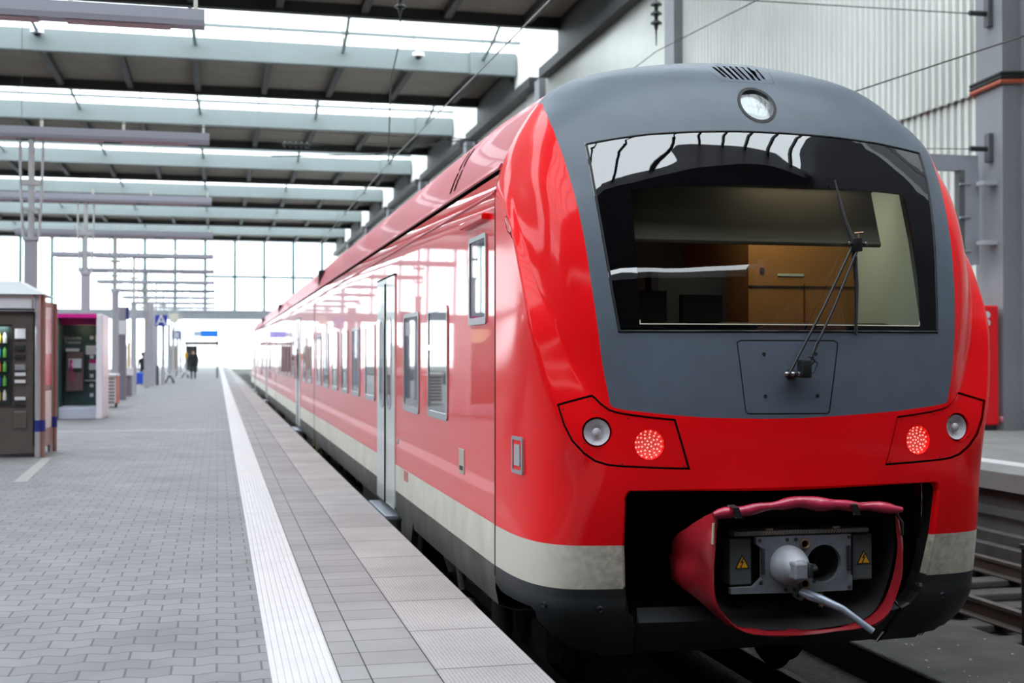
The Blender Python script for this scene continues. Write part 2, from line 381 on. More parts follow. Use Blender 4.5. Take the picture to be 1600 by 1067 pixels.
# left wall: solid below, glazing above
b = MB(); b.box(-52.4, -52, -60, YE, -1.3, 5.0); b.box(-52.4, -52, -60, YE, 14, 18); b.box(-52.4, -52, -60, 75, 5, 14); struct(b.build('wall_left', M('left_wall', (.12, .115, .11), .8, noise=(.3, .15))), 'pale left wall of the hall')
b = MB(); y = 75
while y < YE:
    b.box(-52.2, -52, y, y + .2, 5, 14); y += 4
struct(b.build('trim_2.001', galv), 'mullions of the left wall windows')
b = MB(); b.box(-30, -29.5, -60, YE, -1.3, -.2); b.box(-52, -30, -60, YE, -1.4, -1.0); struct(b.build('ground.002', ballast), 'track bed at the far left')
# concourse behind the camera
b = MB(); b.box(-52, 15.1, -61, -60, -1.3, 18); struct(b.build('wall_front', M('concourse_wall', (.035, .035, .04), .8, noise=(.2, .3))), 'dark concourse wall at the head of the tracks')
b = MB(); b.box(-52, 15.1, -60, Y0, -1.3, 0); struct(b.build('floor.004', M('concourse_floor', (.045, .045, .045), .6)), 'concourse floor')
# ------------------------------------------------------------------ train front surface
YS=7.34
# rows: z, crease strength, 12 (c,Y) columns
SEC=[(1.43,-.4),(1.43,2.30),(1.428,2.41),(1.412,2.486),(1.374,2.6),(1.327,2.71),(1.25,2.84),(1.178,2.94),(1.09,3.03),(.95,3.105),(.75,3.165),(.5,3.208),(.25,3.235),(.04,3.245)]
ROWS=[
(-.40,0,[(0,6.60),(.3,6.605),(.6,6.62),(.85,6.64),(.95,6.65),(1.06,6.66),(1.15,6.69),(1.22,6.72),(1.29,6.77),(1.36,6.90),(1.41,7.08),(1.43,7.34)]),
(.10,0,[(0,6.40),(.3,6.405),(.6,6.42),(.85,6.445),(.95,6.455),(1.06,6.465),(1.15,6.485),(1.22,6.515),(1.29,6.58),(1.36,6.72),(1.41,6.98),(1.43,7.34)]),
(.40,0,[(0,6.35),(.3,6.355),(.6,6.37),(.85,6.39),(.95,6.40),(1.06,6.418),(1.15,6.44),(1.22,6.47),(1.29,6.53),(1.352,6.64),(1.405,6.88),(1.43,7.34)]),
(.70,0,[(0,6.31),(.3,6.315),(.6,6.333),(.85,6.355),(.95,6.366),(1.06,6.385),(1.15,6.41),(1.22,6.44),(1.29,6.50),(1.35,6.61),(1.405,6.87),(1.43,7.34)]),
(.96,.35,[(0,6.30),(.3,6.306),(.6,6.325),(.85,6.354),(.96,6.368),(1.03,6.378),(1.09,6.387),(1.18,6.40),(1.27,6.43),(1.345,6.55),(1.405,6.83),(1.43,7.34)]),
(1.16,.8,[(0,6.305),(.3,6.312),(.6,6.332),(.86,6.364),(1.013,6.386),(1.06,6.398),(1.10,6.41),(1.20,6.428),(1.318,6.447),(1.375,6.59),(1.413,6.85),(1.43,7.34)]),
(1.36,1,[(0,6.318),(.3,6.326),(.6,6.35),(.88,6.382),(1.042,6.402),(1.11,6.43),(1.185,6.478),(1.27,6.489),(1.368,6.502),(1.40,6.64),(1.42,6.88),(1.43,7.34)]),
(1.60,1,[(0,6.345),(.3,6.353),(.6,6.378),(.90,6.41),(1.074,6.428),(1.165,6.462),(1.27,6.552),(1.33,6.563),(1.408,6.577),(1.42,6.7),(1.427,6.92),(1.43,7.34)]),
(1.84,1,[(0,6.385),(.3,6.393),(.6,6.418),(.92,6.452),(1.103,6.478),(1.215,6.52),(1.348,6.675),(1.38,6.686),(1.424,6.70),(1.427,6.82),(1.429,7.0),(1.43,7.34)]),
(2.05,1,[(0,6.43),(.3,6.44),(.6,6.467),(.94,6.505),(1.122,6.535),(1.245,6.585),(1.376,6.79),(1.40,6.81),(1.428,6.84),(1.4285,6.95),(1.4293,7.1),(1.43,7.34)]),
(2.25,1,[(0,6.485),(.3,6.495),(.6,6.525),(.96,6.575),(1.142,6.61),(1.27,6.68),(1.392,6.96),(1.41,6.99),(1.428,7.04),(1.4287,7.12),(1.4293,7.22),(1.43,7.34)]),
(2.41,.7,[(0,6.535),(.3,6.545),(.6,6.58),(.98,6.64),(1.158,6.69),(1.285,6.79),(1.378,7.06),(1.396,7.12),(1.412,7.19),(1.42,7.24),(1.425,7.29),(1.428,7.34)]),
(2.54,.4,[(0,6.58),(.3,6.592),(.6,6.63),(.99,6.70),(1.17,6.765),(1.27,6.88),(1.335,7.06),(1.357,7.13),(1.374,7.2),(1.384,7.25),(1.39,7.30),(1.394,7.34)]),
(2.71,.2,[(0,6.645),(.3,6.658),(.6,6.70),(1.0,6.80),(1.176,6.89),(1.235,6.98),(1.275,7.09),(1.292,7.15),(1.306,7.21),(1.316,7.26),(1.322,7.30),(1.327,7.34)]),
(2.84,0,[(0,6.71),(.3,6.725),(.6,6.775),(.98,6.89),(1.170,7.05),(1.198,7.11),(1.215,7.16),(1.226,7.20),(1.235,7.24),(1.241,7.27),(1.246,7.305),(1.25,7.34)]),
(2.94,0,[(0,6.775),(.3,6.79),(.6,6.85),(.95,6.99),(1.145,7.20),(1.155,7.23),(1.162,7.255),(1.167,7.275),(1.171,7.29),(1.174,7.31),(1.176,7.325),(1.178,7.34)]),
]
for z,w,y0 in ((3.03,1.09,6.855),(3.105,.95,6.945),(3.165,.75,7.045),(3.208,.5,7.145),(3.235,.25,7.24),(3.245,.04,7.33)):
    rr=[0,.28,.55,.83,.965,.972,.979,.985,.99,.994,.997,1]
    ROWS.append((z,0,[(w*r,y0+(YS-y0)*(1-(1-r**2.2)**.6)) for r in rr]))
ZR=np.array([r[0] for r in ROWS]); ST=np.array([r[1] for r in ROWS],float)
NET=np.array([r[2] for r in ROWS],float)
def tang(x,y):
    x=np.asarray(x,float); h=np.diff(x)[(...,)+(None,)*(y.ndim-1)]; d=np.diff(y,axis=0)/h
    m=np.empty_like(y); m[1:-1]=(d[:-1]*h[1:]+d[1:]*h[:-1])/(h[:-1]+h[1:]); m[0]=d[0]; m[-1]=d[-1]
    return m
MZ=tang(ZR,NET)
def rowat(z):
    z=min(max(z,ZR[0]),ZR[-1]); i=min(max(int(np.searchsorted(ZR,z)-1),0),len(ZR)-2)
    h=ZR[i+1]-ZR[i]; t=(z-ZR[i])/h
    p=(2*t**3-3*t*t+1)*NET[i]+(t**3-2*t*t+t)*h*MZ[i]+(3*t*t-2*t**3)*NET[i+1]+(t**3-t*t)*h*MZ[i+1]
    s=ST[i]*(1-t)+ST[i+1]*t
    return p,s
CR=(6,8)
def rowcurve(z):
    """-> knots l, points p, left and right tangents"""
    p,s=rowat(z)
    l=np.concatenate([[0],np.cumsum(np.maximum(np.sqrt((np.diff(p,axis=0)**2).sum(1))**.5,1e-4))])
    m=tang(l,p); m[0]=[m[0][0],0]; 
    d=np.diff(p,axis=0)/np.diff(l)[:,None]
    mL=m.copy(); mR=m.copy()
    for k in CR:
        mL[k]=(1-s)*m[k]+s*d[k-1]; mR[k]=(1-s)*m[k]+s*d[k]
    return l,p,mL,mR
def evalU(z,U):
    """U array in [0,11] -> (c,Y) arrays"""
    l,p,mL,mR=rowcurve(z); U=np.clip(np.asarray(U,float),0,11)
    k=np.minimum(U.astype(int),10); t=(U-k)[...,None]; h=(l[k+1]-l[k])[...,None]
    return (2*t**3-3*t*t+1)*p[k]+(t**3-2*t*t+t)*h*mR[k]+(3*t*t-2*t**3)*p[k+1]+(t**3-t*t)*h*mL[k+1]
_UU=np.linspace(0,11,1101)
def Uof(c,z):
    q=evalU(z,_UU)[:,0]; q=np.maximum.accumulate(q)
    return float(np.interp(abs(c),q,_UU))
def Yof(c,z):
    return float(evalU(z,np.array([Uof(c,z)]))[0,1])
XC = 3.058
def in_poly(p, P):
    x, y = p; r = False; n = len(P); j = n - 1
    for i in range(n):
        xi, yi = P[i]; xj, yj = P[j]
        if (yi > y) != (yj > y) and x < (xj - xi) * (y - yi) / (yj - yi) + xi: r = not r
        j = i
    return r
def resample(P, step, closed=True):
    out = []; n = len(P)
    for i in range(n if closed else n - 1):
        a = np.array(P[i]); b_ = np.array(P[(i + 1) % n]); k = max(1, int(np.ceil(np.linalg.norm(b_ - a) / step)))
        out += [tuple(a + (b_ - a) * t / k) for t in range(k)]
    if not closed: out.append(tuple(P[-1]))
    return out
def smooth_poly(P, keep=(), it=2, closed=True):
    """corner cutting except at the kept indices"""
    P = [(p, i in keep) for i, p in enumerate(P)]
    for _ in range(it):
        Q = []; n = len(P)
        for i in range(n):
            (a, ka), (b_, kb) = P[i], P[(i + 1) % n]
            if not closed and i == n - 1: Q.append((a, ka)); continue
            if ka or (not closed and i == 0): Q.append((a, True))
            else: Q.append(((a[0] * .75 + b_[0] * .25, a[1] * .75 + b_[1] * .25), False))
            if not kb: Q.append(((a[0] * .25 + b_[0] * .75, a[1] * .25 + b_[1] * .75), False))
        P = Q
    return [p for p, _ in P]
def offset_poly(P, d):
    A = sum(P[i][0] * P[(i + 1) % len(P)][1] - P[(i + 1) % len(P)][0] * P[i][1] for i in range(len(P)))
    sgn = 1 if A > 0 else -1; out = []
    for i in range(len(P)):
        p0, p1, p2 = (np.array(P[(i + k) % len(P)], float) for k in (-1, 0, 1))
        e1 = p1 - p0; e2 = p2 - p1; e1 /= max(np.linalg.norm(e1), 1e-9); e2 /= max(np.linalg.norm(e2), 1e-9)
        n1 = np.array([-e1[1], e1[0]]) * sgn; n2 = np.array([-e2[1], e2[0]]) * sgn; nn = n1 + n2
        L2 = max(nn @ nn, .4); out.append(tuple(p1 + nn * 2 * d / L2))
    return out
def mirror(P): return [(-x, z) for x, z in P][::-1]
def circle(c, z, r, n=36, sx=1): return [(c + sx * r * math.cos(2 * PI * k / n), z + r * math.sin(2 * PI * k / n)) for k in range(n)]

# outlines (lateral offset from the train's centre line, height)
wsL = [(-.958, 1.545), (-.987, 1.752), (-1.016, 2.071), (-1.034, 2.365), (-1.043, 2.622)]
wsT = [(-.874, 2.656), (-.692, 2.684), (-.436, 2.703), (-.17, 2.714), (.106, 2.714), (.442, 2.708), (.762, 2.692)]
wsR = [(1.088, 2.655), (1.072, 2.437), (1.040, 2.196), (.994, 1.85), (.966, 1.550)]
WS = wsL + wsT + wsR
CLEAR = smooth_poly([(-.840, 1.590), (-.838, 1.72), (-.830, 2.335), (-.815, 2.343), (-.52, 2.371), (-.109, 2.385), (.372, 2.385), (.83, 2.366), (.868, 2.36), (.873, 2.189), (.862, 1.922), (.848, 1.60), (.84, 1.588)], keep=(0, 12), it=1)
MASK = [(-1.013, 1.165)] + [(-1.025, 1.24), (-1.038, 1.303), (-1.055, 1.42), (-1.072, 1.60), (-1.091, 1.80), (-1.110, 2.05), (-1.128, 2.23), (-1.148, 2.40), (-1.166, 2.54), (-1.184, 2.67), (-1.187, 2.78), (-1.179, 2.88), (-1.160, 2.95)]
MASKR = [(1.160, 2.95), (1.185, 2.88), (1.195, 2.78), (1.194, 2.67), (1.186, 2.54), (1.172, 2.40), (1.155, 2.23), (1.138, 2.05), (1.115, 1.80), (1.090, 1.60), (1.066, 1.42), (1.045, 1.303), (1.025, 1.22), (1.012, 1.168)]
MASKB = [(1.0, 1.152), (.96, 1.143), (.872, 1.131), (.654, 1.110), (.325, 1.090), (.051, 1.079), (-.175, 1.077), (-.503, 1.088), (-.679, 1.102), (-.904, 1.127), (-.96, 1.135), (-1.0, 1.147)]
MASKP = MASK + [(-1.5, 2.97), (-1.5, 3.4), (1.5, 3.4), (1.5, 2.97)] + MASKR + MASKB
PANEL = smooth_poly([(-.307, 1.508), (-.2, 1.508), (.2, 1.508), (.304, 1.508), (.295, 1.45), (.238, 1.14), (.23, 1.100), (.19, 1.099), (-.22, 1.101), (-.265, 1.103), (-.273, 1.15), (-.302, 1.46)], it=1)
HLL = [(-1.293, 1.163), (-1.2, 1.188), (-1.103, 1.213), (-1.083, 1.196), (-1.062, 1.172), (-1.043, 1.156), (-1.015, 1.135), (-.97, 1.121), (-.904, 1.109), (-.79, 1.094), (-.66, 1.081), (-.58, .807), (-.72, .812), (-.856, .819), (-.95, .824), (-1.027, .832), (-1.095, .853), (-1.156, .894), (-1.22, .963), (-1.262, 1.050)]
HLR = mirror(HLL)
OPEN = [(-.915, .700), (-.930, .685), (-.940, .66), (-.940, .40), (-.922, .17), (-.905, .06), (-.89, .0), (-.86, -.03), (-.82, -.045), (.70, -.045), (.76, -.035), (.82, 0), (.862, .06), (.900, .17), (.935, .40), (.948, .66), (.940, .69), (.925, .705)]
LAMP = circle(-.001, 2.884, .118)
VENT = [(-.235, 3.222), (-.168, 3.041), (.168, 3.041), (.235, 3.222)]
SLOTS = []
for k in range(8):
    c = -.125 + .0357 * k; zt, zb = (3.170, 3.078) if k in (0, 7) else (3.188, 3.062)
    t0, t1 = 1.12, 1.0
    SLOTS.append([(c * t1 - .0085, zb), (c * t1 + .0085, zb), (c * t0 + .0085, zt), (c * t0 - .0085, zt)])
HEAD = [(-1.083, 1.0125, .082), (1.083, 1.0125, .082)]
TAIL = [(-.803, .944, .080), (.803, .944, .080)]

# --- planar domain: (u * 0.16, z); u runs over the control columns, signed
US = .16
sub = [4, 4, 4, 3, 4, 4, 4, 4, 4, 3, 3]
ug = [k + j / sub[k] for k in range(11) for j in range(sub[k])] + [11.0]
zg = sorted(set([round(-.25 + .031 * i, 4) for i in range(11)] + [.105, .118, .155, .165, .402] + list(np.round(np.arange(.13, 2.95, .031), 4)) + list(np.round(3.245 - .3 * (1 - np.linspace(0, 1, 18)) ** 1.8, 4)) ))
zg = [z for i, z in enumerate(zg) if i == 0 or True]
ucache = {}
def to_dom(P):
    out = []
    for c, z in P:
        q = evalU(z, _UU)[:, 0]; q = np.maximum.accumulate(q)
        out.append((math.copysign(float(np.interp(abs(c), q, _UU)), c) * US, z))
    return out
def surf_pt(us, z):
    c, y = evalU(z, np.array([abs(us)]))[0]
    s = math.copysign(1, us); t = min(max((.09 - z) / .33, 0), 1)
    c *= 1 - .075 * t ** 2.2; y += .10 * t ** 2.4
    if z < .1049: y -= .012
    return (XC + s * c, y, z)
gap = lambda P, d: (P, offset_poly(P, d))
HLLo, HLLi = gap(resample(HLL, .02), .011); HLRo, HLRi = gap(resample(HLR, .02), .011)
PANo, PANi = gap(resample(PANEL, .02), .007)
WSo, WSi = gap(resample(WS, .025), .016)
VENo, VENi = gap(resample(VENT, .03), .0022)
CLRo, CLRi = gap(resample(CLEAR, .025), .006)
LAMo = LAMP; LAMi = circle(-.001, 2.884, .100)
MASKr = resample(MASKP, .025)
OPENr = resample(OPEN, .02)
skB = [(-1.5, .04), (-1.36, .03), (-1.33, -.06), (-1.27, -.15), (-1.17, -.215), (-1.03, -.245), (-.8, -.25), (.8, -.25), (1.03, -.245), (1.17, -.215), (1.27, -.15), (1.33, -.06), (1.36, .03), (1.5, .04)]
loops = [HLLo, HLLi, HLRo, HLRi, PANo, PANi, WSo, WSi, VENo, VENi, CLRo, CLRi, LAMo, LAMi, OPENr] + [circle(c, z, r) for c, z, r in HEAD + TAIL] + SLOTS
chains = [resample(MASK + [], .02, False), resample(MASKR, .02, False), resample(MASKB, .02, False), resample([MASKR[-1], MASKB[0]], .02, False), resample([MASKB[-1], MASK[0]], .02, False), [(-.846, -.03), (-.846, -.26)], [(-.836, -.03), (-.836, -.26)], [(.770, -.03), (.770, -.26)], [(.780, -.03), (.780, -.26)]]
dom_loops = [to_dom(P) for P in loops]; dom_ch = [to_dom(P) for P in chains]
pts = []; edges = []
for P in dom_loops:
    k = len(pts); pts += P; edges += [(k + i, k + (i + 1) % len(P)) for i in range(len(P))]
for P in dom_ch:
    k = len(pts); pts += P; edges += [(k + i, k + i + 1) for i in range(len(P) - 1)]
# paint lines across the nose
uall = sorted([-u for u in ug if u > 0] + ug)
for z in (.105, .118, .162, .402):
    k = len(pts); pts += [(u * US, z) for u in uall]; edges += [(k + i, k + i + 1) for i in range(len(uall) - 1)]
A = np.array(pts)
cell = {}
for x, y in A: cell.setdefault((int(x // .012), int(y // .012)), []).append((x, y))
def crowded(x, y, r=.0085):
    i, j = int(x // .012), int(y // .012)
    return any((x - a) ** 2 + (y - b_) ** 2 < r * r for p in (-1, 0, 1) for q in (-1, 0, 1) for a, b_ in cell.get((i + p, j + q), ()))
for z in zg:
    for u in uall:
        x = u * US
        if not crowded(x, z): pts.append((x, z))
cv, ce, cf, _, _, _ = delaunay_2d_cdt([Vector(p) for p in pts], edges, [], 0, 1e-5)
SV = [surf_pt(v.x / US, v.y) for v in cv]
DV = []
for v in cv:
    c, y = evalU(v.y, np.array([abs(v.x) / US]))[0]; DV.append((math.copysign(c, v.x), v.y))
# shared vertex normals over the whole nose
VN = np.zeros((len(SV), 3)); SVa = np.array(SV); FA = np.array([f[:3] for f in cf])
nn = np.cross(SVa[FA[:, 1]] - SVa[FA[:, 0]], SVa[FA[:, 2]] - SVa[FA[:, 0]])
flip = nn[:, 1] > 0
FA[flip] = FA[flip][:, ::-1]; nn[flip] *= -1
for k in range(3): np.add.at(VN, FA[:, k], nn)
VN /= np.maximum(np.linalg.norm(VN, axis=1), 1e-12)[:, None]
dom_c = np.array([[(cv[a].x + cv[b_].x + cv[c].x) / 3, (cv[a].y + cv[b_].y + cv[c].y) / 3] for a, b_, c in FA])
def np_in(P):
    P = np.array(P); x, y = dom_c[:, 0], dom_c[:, 1]; r = np.zeros(len(x), bool); j = len(P) - 1
    for i in range(len(P)):
        xi, yi = P[i]; xj, yj = P[j]
        if yi != yj:
            m_ = ((yi > y) != (yj > y)) & (x < (xj - xi) * (y - yi) / (yj - yi) + xi); r ^= m_
        j = i
    return r
I = lambda P: np_in(to_dom(P))
reg = np.full(len(FA), 'shell', dtype=object)
zc = dom_c[:, 1]
reg[I(MASKr)] = 'mask'
reg[I(WSo)] = 'gasket'; reg[I(WSi)] = 'frit'; reg[I(CLRo)] = 'strip'; reg[I(CLRi)] = 'glass'
reg[(reg == 'strip') & (zc > 1.62)] = 'glass'
reg[I(PANo)] = 'pgap'; reg[I(PANi)] = 'panel'
reg[I(VENo)] = 'vgap'; reg[I(VENi)] = 'vent'
for S in SLOTS: reg[I(S)] = 'slot'
reg[I(LAMo)] = 'bezel'; reg[I(LAMi)] = 'cut'
reg[I(HLLo)] = 'hgapL'; reg[I(HLLi)] = 'hlL'; reg[I(HLRo)] = 'hgapR'; reg[I(HLRi)] = 'hlR'
for c, z, r in HEAD + TAIL: reg[I(circle(c, z, r))] = 'cut'
reg[(reg == 'shell') & (zc < .105)] = 'skirt'
reg[I(OPENr)] = 'cut'
sx = np.interp(dom_c[:, 0], [p[0] for p in to_dom(skB)], [p[1] for p in to_dom(skB)])
reg[(zc < sx)] = 'cut'
cx = np.array([(DV[a][0] + DV[b_][0] + DV[c][0]) / 3 for a, b_, c in FA])
reg[(reg == 'skirt') & (zc < -.03) & (((cx > -.846) & (cx < -.836)) | ((cx > .770) & (cx < .780)))] = 'skgap'
barx = (cx > -.836) & (cx < .770)
reg[(reg == 'skirt') & (zc < -.03) & barx] = 'bar'

def patch(kinds, name, mats, parent, d=0, mi=None, label=None, thick=0, d_fn=None):
    """a piece of the nose surface as its own mesh, moved by d along the normal; thick adds a rim going inwards"""
    sel = np.where(np.isin(reg, kinds))[0]; b = MB(); mp = {}; nr = []
    for fi in sel:
        f = []
        for v in FA[fi]:
            if v not in mp:
                mp[v] = len(b.v); dd = d if d_fn is None else d_fn(DV[v])
                b.v.append(tuple(SVa[v] + VN[v] * dd)); nr.append(tuple(VN[v]))
            f.append(mp[v])
        b.f.append(tuple(f)); b.mi.append(0 if mi is None else mi(fi))
    if thick:
        cnt = {}
        for f in b.f:
            for i in range(3): e = (f[i], f[(i + 1) % 3]); cnt[e] = cnt.get(e, 0) + 1
        inv = {v: k for k, v in mp.items()}
        for (p, q) in list(cnt):
            if (q, p) not in cnt:
                k = len(b.v); Pp, Pq = Vector(b.v[p]), Vector(b.v[q]); n1, n2 = Vector(VN[inv[p]]), Vector(VN[inv[q]])
                b.v += [tuple(Pp), tuple(Pp - n1 * thick), tuple(Pq - n2 * thick), tuple(Pq)]
                rn = tuple((Pq - Pp).cross(n1).normalized())
                nr += [rn] * 4; b.f.append((k, k + 1, k + 2, k + 3)); b.mi.append(0)
    b.nrm = nr
    return b.build(name, mats, parent, label=label, fix=False)

# ------------------------------------------------------------------ the train
train = thing('train', (XC, 6.3, -.75), 'red regional train with grey cab mask standing at the platform edge', 'train')
cream = M('cream_paint', (.60, .57, .49), .45, noise=(9, .10)); 
creamdirty = M('cream_paint_dirty', (.50, .46, .38), .55, noise=(22, .32))
def fade_dirt(m):      # road dirt fades in from the corner towards the coupler opening
    nt = m.node_tree; N = nt.nodes.new; L = nt.links.new; bs = nt.nodes['Principled BSDF']
    old = bs.inputs['Base Color'].links[0].from_socket
    tc = N('ShaderNodeTexCoord'); sp = N('ShaderNodeSeparateXYZ'); L(tc.outputs['Object'], sp.inputs[0])
    ab = N('ShaderNodeMath'); ab.operation = 'ABSOLUTE'; L(sp.outputs[0], ab.inputs[0])
    nz = N('ShaderNodeTexNoise'); nz.inputs['Scale'].default_value = 7; nz.inputs['Detail'].default_value = 6; L(tc.outputs['Object'], nz.inputs['Vector'])
    ad = N('ShaderNodeMath'); ad.operation = 'MULTIPLY_ADD'; ad.inputs[1].default_value = .5; L(nz.outputs['Fac'], ad.inputs[0]); L(ab.outputs[0], ad.inputs[2])
    mr = N('ShaderNodeMapRange'); mr.inputs[1].default_value = 1.22; mr.inputs[2].default_value = 1.62; mr.inputs[3].default_value = 1; mr.inputs[4].default_value = 0; L(ad.outputs[0], mr.inputs[0])
    mx = N('ShaderNodeMix'); mx.data_type = 'RGBA'; L(mr.outputs[0], mx.inputs['Factor']); mx.inputs[6].default_value = (.60, .57, .49, 1); L(old, mx.inputs[7]); L(mx.outputs[2], bs.inputs['Base Color'])
fade_dirt(creamdirty)
def shell_mi(fi):
    z = zc[fi]
    if z > .402: return 0
    if z > .162: return 2
    return 3
patch(['shell'], 'cab_shell', [nosered, cream, creamdirty, skirtg], train, mi=shell_mi)
patch(['mask'], 'cab_mask', maskg, train, label='dark grey front mask')
wsf = patch(['frit', 'gasket'], 'windshield', [blackgloss], train, label='black glossy windscreen border')
wg = glass_mat('windscreen_glass', (.58, .58, .53), .085)
patch(['glass'], 'pane', wg, wsf, label='tinted see-through pane')
patch(['strip'], 'cream_edge', M('cream_strip', (.62, .55, .42), .5), wsf, d=.002)  # thin cream line along the lower edge of the pane
b = MB()   # rubber bead round the windscreen
loop = [Vector(surf_pt(x / US, z)) for x, z in to_dom(offset_poly(resample(WS, .03), .008))]
b.tube(loop + [loop[0]], .007, 6); b.build('rubber_seal', black, wsf, smooth=60)
pn = patch(['panel'], 'wiper_panel', maskg, train, d=-.001, thick=.01)
patch(['pgap'], 'panel_gap', black, pn, d=-.006)
vp = patch(['vent', 'vgap'], 'roof_vent', [maskg, black], train, mi=lambda fi: 1 if reg[fi] == 'vgap' else 0)
patch(['slot'], 'slots', slotblack, vp, d=-.004, label='black slots')
for s, P in ((-1, 'L'), (1, 'R')):
    h = patch(['hl' + P], 'lamp_panel', nosered, train, d=-.006, thick=.05)
    patch(['hgap' + P], 'panel_gap', black, h, d=-.02)
    def nrm_at(c, z):
        q = lambda c_, z_: Vector(surf_pt(to_dom([(c_, z_)])[0][0] / US, z_))
        n = (q(c + .02, z) - q(c - .02, z)).cross(q(c, z + .02) - q(c, z - .02)).normalized()
        return q(c, z), (-n if n.y > 0 else n)
    c, z, r = HEAD[0 if s < 0 else 1]
    p, n = nrm_at(c, z); p = p - n * .006
    b = MB(); b.lathe([(0, r), (-.012, r * .97), (-.05, r * .96)], p, n, 40, 0, cap=False)
    b.lathe([(-.05, r * .96), (-.02, r * .90), (-.012, r * .86)], p, n, 40, 1, cap=False)
    b.lathe([(-.046, r * .01), (-.046, r * .35), (-.036, r * .6), (-.016, r * .88)], p, n, 40, 2, cap=False)
    hd = b.build('headlamp', [red, M('lamp_rim', (.35, .35, .36), .3, metal=.8), M('lamp_reflector', (.80, .78, .80), .5)], h, smooth=40, label='clear unlit headlamp')
    b = MB(); b.lathe([(-.046, r * .10), (-.03, r * .26), (-.02, r * .28), (-.014, r * .2)], p, n, 24); b.build('bulb', M('bulb_glass', (.75, .73, .75), .2, coat=1), hd, smooth=50)
    b = MB(); b.lathe([(-.012, r * .87), (-.006, r * .70), (-.002, r * .4), (0, .002)], p, n, 36, cap=False); b.build('lens', glass_mat('lamp_lens', (.93, .93, .95), .05), hd, smooth=60)
    c, z, r = TAIL[0 if s < 0 else 1]
    p, n = nrm_at(c, z); p = p - n * .006
    b = MB(); b.lathe([(0, r), (-.012, r * .97), (-.03, r * .96)], p, n, 40, 0, cap=False); b.lathe([(-.022, r * .965), (-.020, .001)], p, n, 40, 1, cap=False)
    ax = Vector(n).orthogonal().normalized(); bx = Vector(n).cross(ax)
    for ring_, cnt in ((0, 1), (.24, 5), (.48, 9), (.70, 13), (.90, 16)):
        for q in range(cnt):
            a = 2 * PI * q / cnt + ring_ * 2; cc = p + (ax * math.cos(a) + bx * math.sin(a)) * r * ring_ * .98 - n * .021
            b.lathe([(0, .0046), (.004, .004), (.006, .0015)], cc, n, 8, 2)
    b.build('tail_lamp', [red, M('tail_lens', (.75, .13, .13), .35, emit=(1, .05, .06, .04), noise=(90, .25)), M('led', (.9, .3, .2), .3, emit=(1, .22, .15, .5))], h, smooth=40, label='lit red tail lamp with glowing diodes')
    scr = [(1.26, 1.135), (1.12, 1.182), (1.09, 1.118), (.915, 1.086), (.69, 1.060), (.615, .826), (.95, .842), (1.15, .955), (.975, .975), (1.02, 1.0)][:8]
    for c2, z2 in scr:
        b = MB(); p2, n2 = nrm_at(c2 * s, z2); b.lathe([(-.004, .0052), (.0005, .0045), (.001, .002)], p2 - n2 * .006, n2, 10); b.build('screw', black, h, smooth=40)
# roof lamp
p, n = nrm_at(-.001, 2.884)
rl = patch(['bezel'], 'roof_lamp', black, train, d=.003)
loopo = [Vector(surf_pt(x / US, z)) for x, z in to_dom(LAMi)]
cen = sum(loopo, Vector()) / len(loopo)
b = MB(); rings = [[tuple(cen + (q - cen) * k - n * dd) for q in loopo] for k, dd in ((1, -.002), (.99, .02), (.97, .05))]
b.loft(rings); b.build('lamp_well', M('lamp_well', (.25, .25, .26), .3, metal=.7), rl, smooth=60)
b = MB(); rings = [[tuple(cen + (q - cen) * k - n * dd) for q in loopo] for k, dd in ((.99, .03), (.8, .05), (.5, .07), (.2, .08), (.03, .082))]
b.loft(rings, cap=True); b.build('reflector', M('roof_reflector', (.22, .235, .225), .25, metal=1), rl, smooth=60)
b = MB(); rings = [[tuple(cen + (q - cen) * k + n * dd) for q in loopo] for k, dd in ((1, 0), (.85, .006), (.6, .011), (.3, .014), (.02, .015))]
b.loft(rings); b.build('lens', MATS['lamp_lens'], rl, smooth=80)

# lower skirt and opening lip
reg[(reg == 'skirt') & (cx > 0)] = 'skirtR'; reg[(reg == 'skgap') & (cx > 0)] = 'skgapR'
patch(['skirt', 'skgap'], 'front_skirt', [skirtg, black], train, mi=lambda fi: 1 if reg[fi] == 'skgap' else 0, label='dark grey front skirt beside the platform')
patch(['skirtR', 'skgapR'], 'front_skirt', [skirtg, black], train, mi=lambda fi: 1 if reg[fi] == 'skgapR' else 0, label='dark grey front skirt away from the platform')
patch(['bar'], 'skirt_bar', M('bar_black', (.022, .024, .026), .5), train, d=-.010, thick=.12, label='dark lower bar across the coupler opening')
for (c2, z2) in ((-1.315, .062), (-1.045, .055), (1.02, .04)):
    bl = MB(); p2, n2 = nrm_at(c2, z2); bl.lathe([(-.004, .017), (.013, .016), (.013, .011), (.009, .009)], p2, n2, 14); bl.build('bolt', darksteel, train, smooth=40)
b = MB(); R1 = []; R2 = []; R3 = []
for c, z in OPENr:
    x, y, zz = surf_pt(to_dom([(c, z)])[0][0] / US, z); cxz = np.array([c, z]); t = np.array([0 - c * .9, .33 - z]); t = t / np.linalg.norm(t)
    R1.append((x, y, zz)); R2.append((x + t[0] * .012, y + .012, zz + t[1] * .012)); R3.append((x + t[0] * .022, y + .035, zz + t[1] * .022))
R4 = [(q[0] * .985 + XC * .015, q[1] + .07, q[2]) for q in R3]
n_ = len(R1)
for ra, rb in ((R1, R2), (R2, R3), (R3, R4)):
    for i in range(n_):
        j = (i + 1) % n_; z = (OPENr[i][1] + OPENr[j][1]) / 2
        if z < -.03 : continue
        b.add([ra[i], ra[j], rb[j], rb[i]], [(0, 1, 2, 3)], (0 if z > .402 else 1 if z > .162 else 2) if ra is not R3 else 2)
